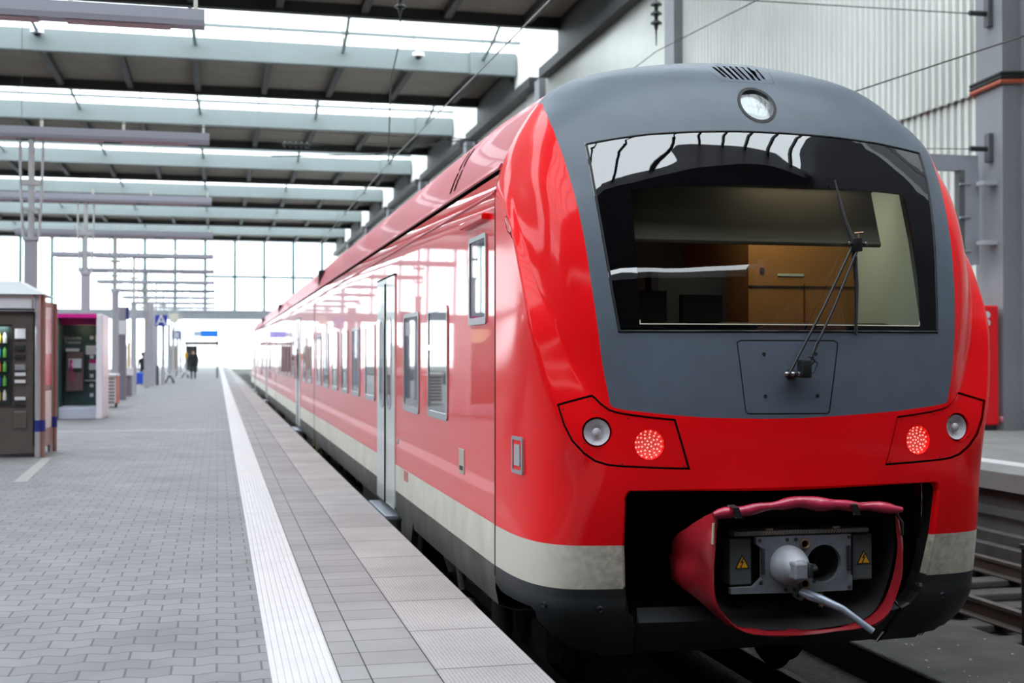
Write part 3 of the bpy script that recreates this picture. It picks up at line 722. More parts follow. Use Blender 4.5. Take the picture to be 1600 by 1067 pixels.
b.build('opening_lip', [nosered, MATS['cream_paint_dirty'], M('lip_black', (.012, .012, .013), .5)], train, smooth=60)
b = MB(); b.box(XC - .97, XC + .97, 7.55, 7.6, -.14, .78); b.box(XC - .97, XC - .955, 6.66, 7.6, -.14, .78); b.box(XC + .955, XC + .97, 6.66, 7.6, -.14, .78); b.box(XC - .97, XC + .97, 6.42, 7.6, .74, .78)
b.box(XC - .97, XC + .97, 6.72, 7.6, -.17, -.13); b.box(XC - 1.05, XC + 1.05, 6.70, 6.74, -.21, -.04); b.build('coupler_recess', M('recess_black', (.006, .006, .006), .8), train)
# ------------------------------------------------------------------ coupler with its red canvas cover
def C3(c, y, z): return (XC + c, y, z)
grey_c = M('coupler_grey', (.19, .195, .225), .42, metal=.35, noise=(18, .15))
cp = MB()
P = [(-.285, .462), (.262, .462), (.262, .245), (.270, .24), (.270, .160), (.02, .160), (0, .135), (-.03, .115), (-.06, .135), (-.075, .160), (-.43, .168), (-.43, .198), (-.30, .200), (-.252, .245), (-.252, .40), (-.285, .425)]
hole = circle(.104, .3085, .101, 40)
# plate with a round hole: constrained triangulation, then front and rear faces and rims
pp = [Vector(q) for q in P + hole]; ed = [(i, (i + 1) % len(P)) for i in range(len(P))] + [(len(P) + i, len(P) + (i + 1) % 40) for i in range(40)]
v2, e2, f2, _, _, _ = delaunay_2d_cdt(pp, ed, [], 0, 1e-6)
tri = [f for f in f2 if in_poly(sum((v2[i] for i in f), Vector((0, 0))) / 3, P) and not in_poly(sum((v2[i] for i in f), Vector((0, 0))) / 3, hole)]
for yy in (6.13, 6.165): cp.add([C3(v.x, yy, v.y) for v in v2], tri)
cp.prism(P, lambda u, v, w: C3(u, w, v), 6.13, 6.165, cap=False); cp.prism(hole, lambda u, v, w: C3(u, w, v), 6.13, 6.165, cap=False)
coup = cp.build('coupler', grey_c, train, label='grey automatic coupler with cone and funnel')
b = MB(); b.lathe([(0, .118), (-.004, .114), (-.03, .108), (-.30, .075)], C3(.104, 6.166, .3085), (0, -1, 0), 40, cap=False); b.build('funnel', M('funnel_dark', (.07, .07, .08), .5, metal=.5), coup, smooth=50)
b = MB(); b.lathe([(0, .106), (.03, .104), (.06, .095), (.10, .075), (.14, .058), (.15, .05)], C3(-.105, 6.13, .309), (0, -1, 0), 40)
b.build('cone', M('cone_grey', (.33, .335, .37), .5, metal=.2, noise=(14, .15)), coup, smooth=60)
b = MB(); b.box(XC - .160, XC - .085, 5.93, 6.04, .262, .352, bev=.012); b.build('cone_head', M('cone_head_grey', (.33, .34, .38), .42, metal=.4, noise=(16, .2)), coup)
b = MB(); b.box(XC - .085, XC - .058, 5.93, 5.99, .272, .345, bev=.004); b.box(XC - .09, XC - .075, 5.925, 5.97, .285, .333, bev=.003); b.tube([C3(-.06, 5.97, .31), C3(-.02, 5.98, .308), C3(.03, 6.1, .305)], .012, 8)
b.build('hook', darksteel, coup, smooth=40)
for zz in (.418, .205):
    b = MB(); b.lathe([(0, .026), (.012, .026), (.014, .022), (.006, .016), (-.01, .014)], C3(-.011, 6.13, zz), (0, -1, 0), 24); b.build('air_valve', M('brass', (.32, .17, .10), .35, metal=.9), coup, smooth=40)
for c, z in ((-.268, .444), (.25, .446), (-.262, .222), (.253, .178), (-.05, .142), (.045, .218), (-.11, .444), (-.06, .444), (-.12, .177), (-.07, .177)):
    b = MB(); b.lathe([(0, .010), (.004, .010), (.005, .006)], C3(c, 6.13, z), (0, -1, 0), 12); b.build('screw', darksteel, coup, smooth=40)
for c in (-.252, .245):
    for k in range(8): b = MB(); b.lathe([(0, .011), (.012, .010)], C3(c, 6.128, .275 + .017 * k), (0, -1, 0), 10); b.build('contact_pin', darksteel, coup, smooth=40)
b = MB(); b.tube([C3(-.035, 6.12, .165), C3(-.005, 6.07, .152), C3(.03, 6.03, .142), C3(.125, 5.97, .098), C3(.262, 5.9, -.012)], [.022, .026, .024, .019, .017], 14)
b.build('coupler_lever', M('lever_grey', (.30, .33, .40), .35, metal=.4, noise=(20, .2)), coup, smooth=60)
for s, ca, cb in ((-1, -.414, -.290), (1, .300, .416)):
    b = MB(); b.box(XC + ca, XC + cb, 6.18, 6.30, .203, .452, bev=.008); bx_ = b.build('connector_box', M('box_grey', (.085, .09, .095), .5, noise=(9, .15)), coup, label='dark grey electric connector box')
    cm_ = (ca + cb) / 2 + .006; b = MB(); T = [(cm_ - .042, .290), (cm_ + .042, .290), (cm_, .366)]
    b.prism(T, lambda u, v, w: C3(u, w, v), 6.1765, 6.18, 0)
    Ti = offset_poly(T, .0055); b.prism(Ti, lambda u, v, w: C3(u, w, v), 6.1755, 6.18, 1)
    bolt = [(.004, .350), (-.012, .322), (-.001, .322), (-.010, .303), (-.014, .305), (-.011, .294), (-.001, .301), (-.005, .302), (.010, .329), (.001, .329), (.010, .350)]
    b.prism([(cm_ + x, z) for x, z in bolt], lambda u, v, w: C3(u, w, v), 6.1748, 6.18, 0)
    b.build('warning_triangle', [black, M('warning_yellow', (.75, .34, .01), .5)], bx_, label='yellow high voltage warning triangle')
b = MB(); b.box(XC - .406, XC + .376, 6.14, 6.30, .468, .492, bev=.004)
tb = b.build('tread_plate', M('tread_metal', (.20, .18, .16), .4, metal=.6, noise=(30, .3)), coup)
b = MB()
for k in range(30):
    x = XC - .25 + .0165 * k; b.add([(x, 6.139, .470), (x + .006, 6.139, .470), (x + .017, 6.139, .490), (x + .011, 6.139, .490)], [(0, 1, 2, 3)])
for x in (-.2, .19): b.box(XC + x - .02, XC + x + .02, 6.15, 6.17, .492, .503)
b.build('tread_ribs', M('rib_metal', (.45, .40, .33), .35, metal=.7), tb, fix=False)
b = MB(); b.tube([C3(.06, 6.2, .15), C3(.1, 6.17, .14), C3(.11, 6.18, .07)], [.02, .022, .012], 10); b.build('hose', M('hose_brown', (.30, .20, .13), .6), coup, smooth=60)
b = MB(); b.box(XC - .35, XC + .35, 6.30, 7.4, .15, .5); b.tube([C3(0, 6.3, .31), C3(0, 7.5, .31)], .12, 16); b.build('drawbar', black, coup)

# canvas cover: sleeve from the recess to the coupler face, irregular and creased
canvas = M('red_canvas', (.30, .010, .018), .38, coat=.25, noise=(5, .22), bump=(9, .35))
ringF = [(-.535, .590), (-.50, .622), (-.36, .628), (-.20, .640), (-.08, .660), (.06, .648), (.25, .634), (.42, .626), (.50, .618), (.535, .590), (.545, .48), (.560, .40), (.555, .30), (.54, .20), (.50, .08), (.455, .01), (.38, -.035), (.25, -.055), (0, -.062), (-.22, -.058), (-.34, -.045), (-.42, -.015), (-.47, .035), (-.52, .10), (-.545, .2), (-.55, .30), (-.548, .40), (-.545, .50)]
ringF = smooth_poly(ringF, keep=(0, 9), it=1)
cen0 = np.array([0., .29])
def sleeve(y0, rows, seed):
    rr = []; rs = np.random.RandomState(seed); ph = rs.rand(6) * 6
    for j, (y, kx, kz, dz) in enumerate(rows):
        r = []
        for i, (c, z) in enumerate(ringF):
            a = math.atan2(z - .29, c); wob = (.010 * math.sin(5 * a + ph[0] + j * .9) + .008 * math.sin(9 * a + ph[1] - j * 1.3) + .006 * math.sin(14 * a + ph[2] + j)) * min(j, 3) / 2
            r.append(C3(c * (kx + wob), y + (.025 * math.sin(3 * a + ph[3]) if j == 0 else .015 * math.sin(4 * a + ph[4])), .29 + (z - .29) * (kz + wob) + dz))
        rr.append(r)
    return rr
rows = [(6.13, .955, .95, 0), (6.10, .985, .985, 0), (6.105, 1.0, 1.0, 0), (6.15, 1.02, .97, 0), (6.22, 1.06, .86, 0), (6.32, 1.10, .72, -.01), (6.44, 1.12, .58, -.02), (6.58, 1.10, .46, -.03), (6.75, .98, .40, -.03), (7.0, .8, .36, -.02)]
b = MB(); b.loft(sleeve(6.13, rows, 3)); cov = b.build('coupler_cover', canvas, train, smooth=50, label='red canvas cover rolled open round the coupler')
b = MB(); b.loft(sleeve(6.2, [(6.165, .955, .945, 0), (6.25, .95, .76, 0), (6.35, .96, .60, 0), (6.6, .96, .36, -.01), (6.8, .85, .28, -.01)], 3)); b.build('lining', M('lining_black', (.012, .010, .011), .7), cov, smooth=50, label='black inner lining')
# rolled hem over the top
b = MB(); N_ = 34; pts_ = []; rad = []
for i in range(N_):
    t = i / (N_ - 1); c = -.548 + 1.085 * t
    z = .592 + .035 * math.sin(t * PI) + .018 * math.exp(-((t - .42) / .16) ** 2) + .003 * math.sin(t * 31)
    pts_.append(C3(c, 6.085 + .006 * math.sin(t * 17), z)); rad.append((.030 + .006 * math.sin(t * 13 + 1) + .004 * math.sin(t * 37)) * (1 - .55 * abs(2 * t - 1) ** 8))
b.tube(pts_, rad, 12); b.build('rolled_hem', M('hem_canvas', (.42, .022, .06), .3, coat=.4, bump=(14, .5), noise=(8, .15)), cov, smooth=60)
for c in (-.44, .235):
    b = MB(); zt = .63 if c < 0 else .628; b.add([C3(c - .02, 6.10, zt + .012), C3(c + .018, 6.10, zt + .012), C3(c - .02, 6.04, zt + .002), C3(c + .018, 6.04, zt + .002), C3(c + .005, 6.045, zt - .055), C3(c + .04, 6.045, zt - .055)], [(0, 1, 3, 2), (2, 3, 5, 4)])
    b.add([C3(c - .02, 6.11, zt + .008), C3(c + .018, 6.11, zt + .008), C3(c + .005, 6.06, zt - .055), C3(c + .04, 6.06, zt - .055)], [(0, 2, 3, 1)])
    b.build('strap', black, cov)
b = MB(); b.tube([C3(-.545, 6.09, .55), C3(-.55, 6.09, .44)], .007, 6); b.build('hem_tape', M('cream_tape', (.55, .42, .3), .6), cov)
b = MB(); b.tube([C3(.50, 6.09, .58), C3(.545, 6.09, .52), C3(.55, 6.1, .45)], .008, 6); b.build('cord', black, cov)

# ------------------------------------------------------------------ windscreen wiper
wip = thing('x', (0, 0, 0), 'x', 'x'); bpy.data.objects.remove(wip)
def SP(c, z, d=0):
    p_, n_ = nrm_at(c, z); return p_ + n_ * d
b = MB(); b.lathe([(0, .028), (.03, .026), (.05, .018)], SP(.0, 1.318, 0), nrm_at(0, 1.318)[1], 16); b.tube([SP(-.055, 1.315, .05), SP(.06, 1.318, .055)], .017, 10); b.box(XC + .02, XC + .075, 6.20, 6.28, 1.30, 1.40, bev=.01)
wp = b.build('wiper', M('wiper_black', (.012, .012, .014), .4), train, smooth=40, label='black windscreen wiper with two thin arms')
for a_, e_ in (((-.03, 1.325, .06), (.408, 2.02, .06)), ((.05, 1.325, .07), (.452, 2.035, .07))):
    b = MB(); b.tube([SP(*a_), SP(*[a_[k] * .5 + e_[k] * .5 for k in range(3)]), SP(*e_)], .0075, 8); b.build('wiper_arm', MATS['wiper_black'], wp, smooth=50)
b = MB(); b.tube([SP(.375, 2.415, .035), SP(.395, 2.2, .04), SP(.43, 2.03, .05), SP(.425, 1.8, .035), SP(.40, 1.53, .03)], [.006, .010, .013, .011, .006], 6); b.tube([SP(.388, 2.33, .015), SP(.402, 2.2, .015), SP(.43, 2.03, .02), SP(.43, 1.8, .015), SP(.405, 1.55, .012)], .006, 5)
b.build('wiper_blade', MATS['wiper_black'], wp, smooth=50)
b = MB(); q = SP(.43, 2.035, .07); b.tube([q + Vector((-.05, 0, 0)), q + Vector((.05, 0, 0))], .012, 8, 0); b.box(q.x - .03, q.x + .03, q.y - .02, q.y + .03, q.z - .045, q.z + .03, 0, bev=.006); b.tube([q + Vector((-.025, -.02, .055)), q + Vector((.03, -.02, .06))], .006, 6, 1); b.tube([q + Vector((0, -.02, .03)), q + Vector((0, -.02, .06))], .006, 6, 1)
for dx in (-.05, .055): b.lathe([(0, .009), (.006, .008)], q + Vector((dx, -.012, 0)), (0, -1, 0), 10, 2)
b.build('wiper_joint', [MATS['wiper_black'], M('copper_dull', (.35, .2, .14), .4, metal=.7), steel], wp, smooth=40)
b = MB(); b.tube([SP(.06, 1.33, .06), SP(.10, 1.38, .09), SP(.085, 1.42, .10), SP(.11, 1.46, .08), SP(.14, 1.50, .075)], .004, 6); b.tube([SP(.02, 1.31, .07), SP(.09, 1.32, .10), SP(.115, 1.37, .10), SP(.07, 1.41, .09)], .004, 6)
b.build('washer_hose', MATS['wiper_black'], wp, smooth=60)
for c, dd in ((-.055, .05), (-.02, .055), (.02, .055), (.06, .055)): b = MB(); b.lathe([(-.008, .012), (.008, .012)], SP(c, 1.317, dd + .012), (1, 0, 0), 10); b.build('linkage_bolt', steel, wp, smooth=40)
for c, z in ((-.15, 1.43), (.16, 1.43), (-.15, 1.20), (.16, 1.20)):
    b = MB(); p_, n_ = nrm_at(c, z); b.lathe([(-.003, .011), (.002, .010), (.002, .006), (-.001, .005)], p_, n_, 14); b.build('screw', darksteel, pn, smooth=40)

# ------------------------------------------------------------------ driver's cab interior seen through the windscreen
cabg = M('cab_grey', (.26, .26, .24), .7, noise=(3, .05)); caborange = M('cab_orange_wood', (.27, .135, .04), .55, noise=(1.5, .12)); cabdark = M('cab_dark', (.02, .02, .022), .7); cabpale = M('cab_pale_green', (.40, .56, .56), .6)
b = MB(); b.box(XC - 1.3, XC + 1.3, 8.5, 8.56, .6, 2.75, 0); b.box(XC + .22, XC + .97, 7.36, 8.5, .9, 2.55, 1)
b.box(XC + .60, XC + .606, 7.352, 7.36, .9, 1.88, 0); b.box(XC + .22, XC + .97, 7.352, 7.36, 1.86, 1.868, 0); b.box(XC + .30, XC + .325, 7.35, 7.36, 1.95, 1.98, 0); b.box(XC + .42, XC + .60, 7.354, 7.36, 1.93, 1.945, 2)
b.box(XC - 1.3, XC + 1.3, 6.62, 8.5, .70, .76, 0)
cw = b.build('cab_rear_wall', [cabdark, caborange, cabpale], train, label='orange brown cab rear wall')
b = MB(); b.box(XC - 1.25, XC + 1.25, 6.95, 8.5, 2.62, 2.66); b.build('cab_ceiling', cabg, train)
b = MB(); b.add([C3(-.98, 6.80, 2.42), C3(.76, 6.80, 2.42), C3(.76, 6.68, 2.08), C3(-.98, 6.68, 2.08)], [(0, 1, 2, 3)]); b.add([C3(-.98, 6.83, 2.42), C3(.76, 6.83, 2.42), C3(.76, 6.71, 2.08), C3(-.98, 6.71, 2.08)], [(3, 2, 1, 0)]); b.tube([C3(-.98, 6.695, 2.08), C3(.76, 6.695, 2.08)], .018, 8); b.tube([C3(-1.0, 6.82, 2.43), C3(.78, 6.82, 2.43)], .028, 10)
b.build('sun_blind', M('blind_grey', (.26, .26, .23), .8, noise=(2, .08)), train, label='grey sun blind half lowered')
b = MB(); b.prism([(6.78, 1.25), (6.58, 1.55), (6.72, 2.1), (6.86, 2.5), (7.35, 2.62), (7.36, 1.2)], YZ, XC + .965, XC + .99); b.build('cab_side_panel', cabpale, train, label='pale green cab side panel')
b = MB(); b.prism([(6.55, 1.50), (6.62, 1.56), (6.95, 1.62), (7.15, 1.50), (7.2, .9), (6.55, .9)], YZ, XC - 1.05, XC + .94); b.tube([C3(-.3, 7.0, 1.6), C3(-.3, 7.02, 1.78)], .012, 8); b.box(XC - .75, XC - .5, 6.9, 6.96, 1.62, 1.80); b.box(XC - .4, XC - .15, 6.9, 6.96, 1.62, 1.78)
b.build('driver_desk', cabdark, train)
b = MB(); b.box(XC - .32, XC + .28, 7.7, 7.85, 1.1, 2.0, bev=.06); b.box(XC - .32, XC + .28, 7.3, 7.85, 1.05, 1.2, bev=.05); b.build('driver_seat', M('seat_dark_blue', (.02, .025, .04), .8), train)
ld = bpy.data.lights.new('cab_fill', 'AREA'); ld.energy = 2.6; ld.size = .6; ld.color = (1, .84, .62); lo = bpy.data.objects.new('cab_fill', ld); COL.objects.link(lo); lo.location = (XC + .25, 7.05, 2.6)  # added warm fill light to brighten the cab, no lamp seen there
b = MB(); b.box(XC - .05, XC + .55, 6.98, 7.3, 2.605, 2.62); b.build('fill_housing', M('fill_housing_white', (.8, .8, .8), .4), train)  # added white housing for the cab fill light

# ------------------------------------------------------------------ car bodies
sideg = M('window_frame_grey', (.30, .31, .33), .35, coat=.5); doorg = M('door_light_grey', (.56, .58, .57), .35, coat=.5)
winglass = M('side_window_glass', (.012, .014, .015), .02, coat=1.0, ior=1.75)
roofred = M('roof_red', (.56, .05, .08), .42, coat=.12, noise=(.7, .08)); rooftop = M('roof_grey', (.22, .22, .22), .6, noise=(1, .2))
sole = M('sole_bar_dirty', (.075, .068, .06), .75, noise=(3, .4))
creamside = M('cream_side', (.62, .59, .50), .4, noise=(4, .12))
HALF = [(1.30, -.12, 3), (1.405, -.08, 3), (1.425, .02, 3), (1.43, .16, 3), (1.43, .405, 2), (1.43, 2.30, 0), (1.428, 2.41, 0), (1.412, 2.486, 0), (1.392, 2.545, 0), (1.372, 2.60, 4), (1.327, 2.72, 4), (1.26, 2.87, 4), (1.19, 2.975, 4), (1.10, 3.065, 4), (.95, 3.13, 5), (.75, 3.18, 5), (.5, 3.215, 5), (.25, 3.24, 5), (0, 3.245, 5)]
def car_body(ya, yb, name='car_body', cap_end=False):
    full = [(c, z, m_) for c, z, m_ in HALF]; pr = [(-c, z) for c, z, _ in full] + [(c, z) for c, z, _ in full[::-1][1:]]
    ml = [m_ for _, _, m_ in full]                        # material of the facet below each point
    ms = ml[1:] + ml[1:][::-1]
    b = MB(); n = len(pr)
    def tight(c, z):      # the first car meets the nose along the nose's own section
        if z < 2.58 or ya > 8: return (c, z)
        zz = np.interp(-abs(c), [-q[0] for q in SEC[4:]], [q[1] for q in SEC[4:]])
        return (c, float(zz))
    b.add([C3(*((c, ya, z) if k else (tight(c, z)[0], ya, tight(c, z)[1]))) for k in (0,) for c, z in pr] + [C3(c, ya + 1.3, z) for c, z in pr] + [C3(c, yb, z) for c, z in pr], [])
    for q in (0, n):
        for i in range(n - 1): b.f.append((q + i, q + i + 1, q + n + i + 1, q + n + i)); b.mi.append({3: 3, 2: 1, 0: 0, 4: 4, 5: 5}[ms[i]])
        b.f.append((q, q + n, q + 2 * n - 1, q + n - 1)); b.mi.append(3)
    for y_, base in ((ya, 0), (yb, 2 * n))[1 if ya < 8 else 0:]:
        b.f.append(tuple(range(base, base + n))); b.mi.append(6)
    ob = b.build(name, [red, creamside, creamside, sole, roofred, rooftop, black], train, smooth=35)
    g = MB()
    for s in (-1, 1):
        g.prism([(1.372, 2.553), (1.392, 2.548), (1.402, 2.562), (1.384, 2.592), (1.366, 2.588)], lambda u, v, w: C3(u * s, w, v), ya + .03, yb - .03, 0)
        g.prism([(1.384, 2.526), (1.402, 2.522), (1.400, 2.549), (1.378, 2.551)], lambda u, v, w: C3(u * s, w, v), ya + .03, yb - .03, 1)
        g.tube([C3(s * 1.428, ya + .05, 2.405), C3(s * 1.428, yb - .05, 2.405)], .010, 6, 0)
    g.build('gutter', [roofred, slotblack], ob, smooth=30)
    return ob
def side_win(y0, y1, z0, z1, parent, r=.05, transom=None, s=-1, fr=.035, name='window', mat=None):
    X = lambda w: XC + s * (1.43 + w)
    fn = lambda u, v, w: (X(w), u, v)
    b = MB(); o_ = rrect(y0, y1, z0, z1, r, 4); i_ = rrect(y0 + fr, y1 - fr, z0 + fr + .015, z1 - fr, max(r - fr * .6, .012), 4)
    b.ring(o_, i_, fn, -.03, .010)
    if transom: b.box(*sorted((X(-.02), X(.011))), y0 + fr, y1 - fr, transom - .022, transom + .022)
    w_ = b.build(name, mat or sideg, parent)
    b = MB(); b.prism(rrect(y0 + fr * .6, y1 - fr * .6, z0 + fr * .6, z1 - fr * .6, r * .6, 3), fn, -.02, .0035); b.build('pane', winglass, w_)
    return w_
def side_door(ym, parent, half=.65, z0=-.02, z1=2.18, s=-1):
    X = lambda w: XC + s * (1.43 + w); fn = lambda u, v, w: (X(w), u, v)
    d = None
    for k in (-1, 1):
        a, e = sorted((ym + k * .012, ym + k * half)); b = MB()
        b.prism(rrect(a, e, z0, z1, .02, 2), fn, -.03, .012); leaf = b.build('door', doorg, parent, label='pale grey door leaf')
        ya, yb = sorted((ym + k * .09, ym + k * .44))
        b = MB(); o_ = rrect(ya, yb, .90, 1.80, .13, 6); i_ = rrect(ya + .035, yb - .035, .935, 1.765, .10, 6); b.ring(o_, i_, fn, 0, .018, 0); b.prism(i_, fn, 0, .014, 1); b.build('door_window', [sideg, winglass], leaf)
    b = MB(); b.box(*sorted((X(0), X(.020))), ym - .03, ym + .03, z0, z1 - .05); b.box(*sorted((X(0), X(.014))), ym - half - .012, ym + half + .012, z1, z1 + .016); b.build('door_seal', slotblack, parent)
    b = MB(); b.box(*sorted((X(-.1), X(.10))), ym - .64, ym + .64, -.125, -.075, bev=.01); b.build('door_step', M('step_steel', (.38, .42, .48), .35, metal=.6), parent)
b1 = car_body(7.352, 21.75)
b = MB(); b.box(XC - 1.433, XC - 1.40, 7.338, 7.354, .1, 2.42); b.build('cab_joint', black, train)
side_win(7.58, 8.12, 1.62, 2.19, b1, r=.03, fr=.03)
b = MB(); b.box(XC - 1.475, XC - 1.425, 7.52, 8.26, 2.262, 2.305, bev=.008); b.build('rain_strip', red, b1)
side_win(8.92, 9.78, .945, 1.79, b1, transom=1.485)
side_win(10.25, 11.10, .935, 1.79, b1)
side_door(12.31, b1)
for a, e in ((13.22, 14.08), (14.70, 15.51), (16.03, 16.83), (17.40, 18.26), (18.9, 19.85), (20.27, 21.13)): side_win(a, e, .94, 1.76, b1)
b = MB(); b.box(XC - 1.436, XC - 1.41, 8.30, 8.48, .615, .785, bev=.003); b.box(XC - 1.438, XC - 1.42, 8.33, 8.45, .64, .67, 1); b.build('grab_recess', [M('recess_beige', (.42, .38, .33), .5), black], b1)
b = MB(); b.box(XC - 1.436, XC - 1.41, 10.88, 11.09, .31, .40); b.build('data_plate', M('plate_pink', (.5, .16, .16), .5), b1)
b = MB(); b.box(XC - 1.434, XC - 1.41, 11.45, 11.58, .60, .66, bev=.01); b.build('door_button', M('button_grey', (.25, .25, .25), .4), b1)
# side handle of the cab (recessed grab handle behind the nose)
p_, n_ = nrm_at(-1.407, .86); ux = n_.cross(Vector((0, 0, 1))).normalized()
fnh = lambda u, v, w: tuple(p_ + ux * u + Vector((0, 0, 1)) * v + n_ * w)
b = MB(); o_ = rrect(-.10, .10, -.105, .105, .012, 2); i_ = rrect(-.078, .078, -.085, .085, .006, 2); b.ring(o_, i_, fnh, -.03, .006, 0); b.prism(i_, fnh, -.04, -.004, 1); gh = b.build('grab_handle', [M('handle_grey', (.33, .33, .35), .35, metal=.3), M('handle_dark', (.17, .17, .18), .5)], train)
b = MB(); b.prism(rrect(-.045, .055, -.06, .06, .006, 2), fnh, -.004, .004); b.build('flap', M('flap_grey', (.36, .36, .38), .4), gh)
b2 = car_body(21.86, 36.38)
for a in (22.45, 23.8): side_win(a, a + .8, .93, 1.76, b2)
side_door(26.15, b2)
for k in range(6): side_win(27.6 + 1.42 * k, 28.4 + 1.42 * k, .93, 1.76, b2)
b3 = car_body(36.5, 50.0)
for k in range(3): side_win(37.4 + 1.42 * k, 38.2 + 1.42 * k, .93, 1.76, b3)
side_door(43.2, b3)
for k in range(3): side_win(44.7 + 1.42 * k, 45.5 + 1.42 * k, .93, 1.76, b3)
b4 = car_body(50.12, 63.0)
for k in range(3): side_win(51 + 1.42 * k, 51.8 + 1.42 * k, .93, 1.76, b4)
side_door(56.6, b4)
for k in range(2): side_win(58.2 + 1.42 * k, 59 + 1.42 * k, .93, 1.76, b4)
for y in (21.805, 36.44, 50.06):
    b = MB(); b.box(XC - 1.36, XC + 1.36, y - .07, y + .07, 0, 2.9); b.build('gangway', black, train)
    for dy in (-.45, .30):
        b = MB(); b.lathe([(0, .10), (.16, .10), (.19, .05)], (XC - 1.33, y + dy, -.16), (0, 0, 1), 14); b.tube([(XC - 1.33, y + dy, -.6), (XC - 1.33, y + dy, -.1)], .06, 8)
        b.build('damper', M('damper_bronze', (.20, .18, .12), .5, metal=.5, noise=(8, .3)), train, smooth=40)
# roof slits, roof gear
for k in range(2):
    for za, zb in ((2.64, 2.80), (2.82, 2.965)):
        def RP(z): 
            return np.interp(z, [2.60, 2.72, 2.87, 2.975], [1.372, 1.327, 1.26, 1.19])
        y = 9.05 + .17 * k; b = MB(); vs = [C3(-RP(z) - .004, y + dy + (z - 2.8) * .1, z) for z in np.linspace(za, zb, 5) for dy in (0, .05)]
        b.add(vs, [(2 * i, 2 * i + 1, 2 * i + 3, 2 * i + 2) for i in range(4)])
        b.build('roof_slit', slotblack, b1, fix=False)
for body, spans in ((b1, ((11.2, 12.9, .14), (13.2, 14.5, .10), (16.5, 19.5, .16))),):
    for a, e, h in spans:
        b = MB(); b.prism([(-1.06, 3.07), (-1.0, 3.09 + h * .4), (-.9, 3.13 + h * .4), (-.6, 3.13 + h * .4), (-.55, 3.1)], lambda u, v, w: C3(u, w, v), a, e); b.build('roof_equipment', M('roof_gear', (.07, .07, .075), .6, noise=(2, .2)), body)
# underframe and bogies
b = MB(); b.box(XC - 1.25, XC + 1.25, 11.2, 16, -.55, -.1, bev=.03); b.box(XC - 1.3, XC + 1.3, 24, 34, -.55, -.1, bev=.03); b.box(XC - 1.3, XC + 1.3, 38, 48, -.55, -.1, bev=.03); b.box(XC - 1.3, XC + 1.3, 52, 57, -.55, -.1, bev=.03); b.box(XC - .9, XC + .9, 7.2, 62, -.35, -.08)
b.build('underframe', sole, train)
b = MB(); b.prism([(10.55, .16), (10.75, .16), (11.35, -.1), (11.35, -.5), (10.95, -.5)], YZ, XC - 1.42, XC - 1.36); b.build('side_skirt', sole, train)
for yb_ in (9.2, 21.8, 36.4, 50.1, 60.5):
    b = MB(); b.box(XC - 1.05, XC - .93, yb_ - 1.6, yb_ + 1.6, -.52, -.30, bev=.02); b.box(XC + .93, XC + 1.05, yb_ - 1.6, yb_ + 1.6, -.52, -.30, bev=.02); b.box(XC - 1, XC + 1, yb_ - .3, yb_ + .3, -.5, -.2)
    for s in (-1, 1): b.lathe([(-.06, .14), (.06, .14), (.09, .09)], C3(s * 1.08, yb_ + .0, -.22), (0, 0, 1), 16)
    bg_ = b.build('bogie', M('bogie_dark', (.035, .033, .032), .65, noise=(5, .4)), train, smooth=35)
    for dy in (-1.1, 1.1):
        for s in (-1, 1):
            b = MB(); b.lathe([(-.07, .40), (-.04, .43), (-.035, .38), (0, .36), (.06, .375), (.065, .1), (.09, .09)], C3(s * .75, yb_ + dy, -.325), (s, 0, 0), 36); b.build('wheel', M('wheel_steel', (.09, .075, .065), .5, metal=.5, noise=(6, .3)), bg_, smooth=40)
            b = MB(); b.lathe([(0, .15), (.12, .14), (.14, .08)], C3(s * .98, yb_ + dy, -.325), (s, 0, 0), 18); b.build('axle_box', darksteel, bg_, smooth=40)
gearg = M('gear_grey', (.22, .22, .22), .5, metal=.5, noise=(10, .3))
b = MB(); b.tube([C3(-1.24, 9.9, .12), C3(-1.24, 9.9, -.18), C3(-1.2, 9.9, -.3)], .05, 10); b.build('sand_pipe', gearg, train, smooth=40)
b = MB(); b.lathe([(0, .09), (.05, .09)], C3(-1.25, 10.12, -.02), (1, 0, 0), 16); b.build('ochre_disc', M('gear_ochre', (.40, .30, .16), .6), train, smooth=40)
b = MB(); b.tube([C3(-1.22, 9.45, .1), C3(-1.28, 9.38, 0), C3(-1.25, 9.3, -.35)], .03, 8); b.build('linkage_arm', gearg, train, smooth=40)
b = MB(); b.lathe([(0, .06), (.32, .06)], C3(-1.30, 8.75, -.42), (.15, 1, 0), 14); b.build('brake_cylinder', gearg, train, smooth=40)
b = MB(); b.lathe([(-.22, .20), (-.2, .24), (.2, .24), (.22, .20)], C3(-1.0, 8.55, -.1), (1, 0, 0), 22); b.build('air_spring', MATS['bogie_dark'], train, smooth=40)
b = MB(); b.tube([C3(-1.2, 8.15, -.05), C3(-1.22, 8.1, -.6)], .07, 10); b.build('vertical_damper', MATS['bogie_dark'], train, smooth=40)
